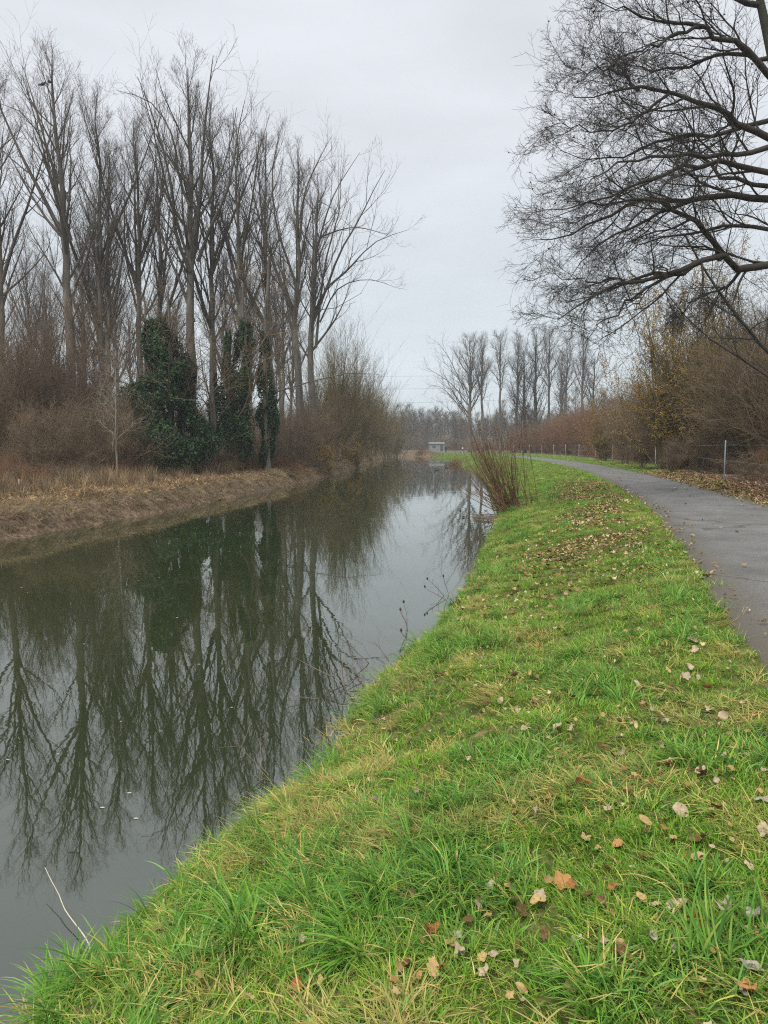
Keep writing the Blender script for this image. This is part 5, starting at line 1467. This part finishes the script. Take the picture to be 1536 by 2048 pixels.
# ducks
def duck(px, py, rz, lab):
    X, Y = (px - 768) / F, (1024 - py) / F
    dz = -math.sin(PITCH) + Y * math.cos(PITCH); t_ = (WATER_Z - EYE) / dz
    loc = (X * t_, (math.cos(PITCH) + Y * math.sin(PITCH)) * t_, WATER_Z)
    t = thing('duck', lab, 'duck', loc, rz, 'ducks on the river')
    P = np.array([[(-0.26, 0, 0.12), (-0.2, 0, 0.09), (-0.05, 0, 0.07), (0.1, 0, 0.07), (0.18, 0, 0.09), (0.21, 0, 0.1)]]); Rr = np.array([[0.012, 0.06, 0.115, 0.11, 0.06, 0.01]])
    v, f = tubes([(P, Rr, 10)]); link('body', mesh_np('duck_body', v, f, flat('duck_brown', (0.07, 0.06, 0.05))), t)
    P = np.array([[(0.14, 0, 0.1), (0.18, 0, 0.2), (0.2, 0, 0.26), (0.25, 0, 0.27), (0.28, 0, 0.265)]]); Rr = np.array([[0.05, 0.035, 0.045, 0.04, 0.01]])
    v, f = tubes([(P, Rr, 8)]); link('head', mesh_np('duck_head', v, f, flat('duck_dark_head', (0.02, 0.035, 0.03))), t)
    P = np.array([[(0.26, 0, 0.262), (0.30, 0, 0.255), (0.335, 0, 0.25)]]); v, f = tubes([(P, np.array([[0.02, 0.018, 0.008]]), 6)]); link('bill', mesh_np('duck_bill', v, f, flat('duck_bill', (0.3, 0.24, 0.05))), t)
duck(873, 941, 3.0, 'dark duck swimming on the far water, the nearer of two')
duck(893, 936, 3.3, 'dark duck swimming on the far water beside the right bank, the farther of two')

# crows high in the left poplar
def crow(px, py, y, rz, lab):
    p = unproject(px, py, y)
    t = thing('crow', lab, 'bird', tuple(p), rz, 'crows in the poplar')
    P = np.array([[(-0.32, 0, -0.12), (-0.18, 0, -0.05), (-0.05, 0, 0.02), (0.06, 0, 0.1), (0.12, 0, 0.14)]]); v, f = tubes([(P, np.array([[0.03, 0.05, 0.10, 0.08, 0.03]]), 8)])
    M = flat('crow_black', (0.015, 0.015, 0.017)); link('body', mesh_np('crow_body', v, f, M), t)
    P = np.array([[(0.08, 0, 0.13), (0.13, 0, 0.19), (0.19, 0, 0.19), (0.26, 0, 0.17)]]); v, f = tubes([(P, np.array([[0.05, 0.06, 0.04, 0.006]]), 8)]); link('head', mesh_np('crow_head', v, f, M), t)
crow(86, 170, 49.5, 0.9, 'black crow perched high in the left poplar, left of two')
crow(99, 165, 49.8, 2.2, 'black crow perched high in the left poplar, right of two')

# pale stick from the near bank into the water
a = on_ground(182, 1895)
pts = [a + np.array([0.03, -0.04, -0.1])] + [np.array(unproject(px, py, yy)) for px, py, yy in ((178, 1888, a[1]), (152, 1850, a[1] + 0.13), (127, 1815, a[1] + 0.26), (121, 1795, a[1] + 0.33), (103, 1762, a[1] + 0.45), (90, 1735, a[1] + 0.55))]
pts[-1][2] = max(pts[-1][2], WATER_Z - 0.02)
P = polyline([tuple(p - a) for p in pts], 14)[None]
v, f = tubes([(P, np.linspace(0.0045, 0.0018, 14)[None], 6)])
o = link('bare_stick', mesh_np('pale_stick', v, f, M_PALEWOOD), None, tuple(a)); tag(o, 'pale bare crooked stick poking from the near bank over the water', 'stick')

# dead stalks at the waterline
def stalks(px, py, n, h, lab, seed, heads=True, lean=-0.4, mat=None):
    rng = np.random.default_rng(seed)
    p = on_ground(px, py)
    P = np.empty((n, 6, 3)); P[:, 0] = np.stack([rng.normal(0, 0.12, n), rng.normal(0, 0.2, n), np.full(n, -0.05)], 1)
    d = np.stack([rng.normal(lean, 0.35, n), rng.normal(0, 0.3, n), np.abs(rng.normal(0.9, 0.2, n))], 1)
    ln = h * rng.uniform(0.6, 1.2, n)
    for q in range(1, 6):
        d = d + rng.normal(0, 0.15, (n, 3)); d /= np.linalg.norm(d, axis=1, keepdims=True)
        P[:, q] = P[:, q - 1] + d * (ln / 5)[:, None]
    t = thing('dead_weed', lab, 'weed', tuple(p), 0, 'dead weeds at the waterline')
    b, rb = grow(rng, P, np.full((n, 6), 0.004), 4, 0.3, 1, 0.8, lambda u, L: 0.25 * L, 3, 0.7, 0.0025, 0.03, 0.15)
    v, f = tubes([(P, np.repeat(np.linspace(0.006, 0.003, 6)[None], n, 0), 4), (b, rb, 3)]); link('stems', mesh_np('weed_stems', v, f, mat or M_DEADWOOD), t)
    if heads:
        e = P[:, -1]; H_ = np.stack([e, e + np.array([0, 0, 0.02]), e + np.array([0, 0, 0.045])], 1)
        hm = flat('seed_head_%d' % seed, (0.06, 0.045, 0.035))
        for hq in H_:
            v, f = tubes([(hq[None], np.array([[0.008, 0.02, 0.006]]), 6)]); link('seed_head', mesh_np('seed_head', v, f, hm), t)
stalks(893, 1196, 3, 0.6, 'dark dead weed with seed heads hanging over the water below the osier', 1, lean=-0.9)
stalks(826, 1268, 3, 0.35, 'short dark weed at the waterline beside the reflected pale trunks', 2)
stalks(752, 1362, 5, 0.6, 'thin upright dead weed standing at the waterline nearest the mirrored pair', 3, heads=False, lean=-0.25)
stalks(725, 1372, 4, 0.7, 'brown bramble stems reaching out flat over the water', 4, heads=False, lean=-2.2)
stalks(556, 1540, 4, 0.4, 'two or three thin dry stalks at the edge of the near bank', 5, heads=False)

# stake and cut stump on the left bank
b = base(34, 30)
P = np.array([[(0, 0, -0.2), (0.01, 0, 0.2), (0.02, 0, 0.42), (0.02, 0, 0.43)]]); v, f = tubes([(P, np.array([[0.04, 0.04, 0.038, 0.005]]), 7)])
o = link('wooden_stake', mesh_np('stake', v, f, M_PALEWOOD), None, b); tag(o, 'short pale wooden stake in the dry grass at the far left', 'stake')
b = base(604, 56)
st = thing('cut_stump', 'small cut stump with a pale sawn face on the left bank', 'stump', (b[0] + 1.0, b[1] - 3.5, gz(b[0] + 1.0, b[1] - 3.5)))
P = np.array([[(0.1, 0, -0.2), (0.02, 0, 0.15), (-0.05, -0.05, 0.38)]]); v, f = tubes([(P, np.array([[0.2, 0.16, 0.14]]), 10)]); link('wood', mesh_np('stump_wood', v, f, M_DEADWOOD), st)
P = np.array([[(-0.05, -0.05, 0.375), (-0.052, -0.052, 0.39), (-0.052, -0.052, 0.392)]]); v, f = tubes([(P, np.array([[0.137, 0.13, 0.001]]), 10)]); link('sawn_face', mesh_np('stump_face', v, f, M_PALEWOOD), st)

# flecks floating on the water
rng = np.random.default_rng(950)
n = 260
q, d = along(rng, n, 3, 45, -5.5, 6.2)
V = []; T = []
for i in range(n):
    s = rng.uniform(0.004, 0.011) * (1 + q[i, 1] / 40); a0 = rng.uniform(0, 6.28)
    o_ = len(V)
    for k in range(6):
        V.append((q[i, 0] + s * math.cos(a0 + k * 1.047) * 1.6, q[i, 1] + s * math.sin(a0 + k * 1.047) * 0.5, WATER_Z + 0.004))
    T += [(o_, o_ + k, o_ + k + 1) for k in range(1, 5)]
tag(link('floating_flecks', mesh_np('floating_flecks', V, None, flat('fleck', (0.62, 0.62, 0.56)), False, T)), 'pale flecks of plant fluff floating on the river', kind='stuff')

# power lines over the far wood
M_WIRE = flat('power_wire', (0.20, 0.21, 0.23))
for i, h in enumerate((29.0, 24.0, 18.5)):
    xs = np.linspace(-120, 150, 40)
    P = np.stack([xs, 300 + xs * 0.35, h + (xs / 150) * 6.0 + ((xs - 15) / 135) ** 2 * 4], 1)[None]
    v, f = tubes([(P, np.full((1, 40), 0.035), 4)])
    tag(link('power_line', mesh_np('power_line', v, f, M_WIRE)), ['topmost', 'middle', 'lowest'][i] + ' thin power line crossing the sky above the bend', 'power line', 'power lines beyond the bend')

# ------------------------------------------------------------------ haze
v, q = boxes([(-320, 320, -40, 460, -3.2, 42)])
m = bpy.data.materials.new('haze_air'); m.use_nodes = True
tr = m.node_tree; tr.nodes.clear()
out = N(tr, 'ShaderNodeOutputMaterial'); pv_ = N(tr, 'ShaderNodeVolumePrincipled')
pv_.inputs['Color'].default_value = (0.90, 0.95, 1.0, 1); pv_.inputs['Density'].default_value = 0.00045
tr.links.new(pv_.outputs[0], out.inputs['Volume'])
tag(link('haze', mesh_np('haze', v, q, m, False)), kind='stuff', label='thin winter haze')

# ------------------------------------------------------------------ tell look-alikes apart by their order across the view
ORD = ['leftmost', 'second from left', 'third from left', 'fourth from left', 'fifth from left', 'sixth from left', 'seventh from left', 'eighth from left', 'ninth from left', 'tenth from left', 'eleventh from left', 'twelfth from left', 'thirteenth from left', 'fourteenth from left']
byl = {}
for o in COL.objects:
    if o.parent is None and o.get('category') and o.get('label'):
        byl.setdefault(o['label'], []).append(o)
for lab, lst in byl.items():
    if 1 < len(lst) <= 14:
        lst.sort(key=lambda q: q.location.x / max(q.location.y, 0.5))
        for i, o in enumerate(lst):
            w = ORD[i] if i < len(lst) - 1 else 'rightmost'
            o['label'] = lab + ', ' + w
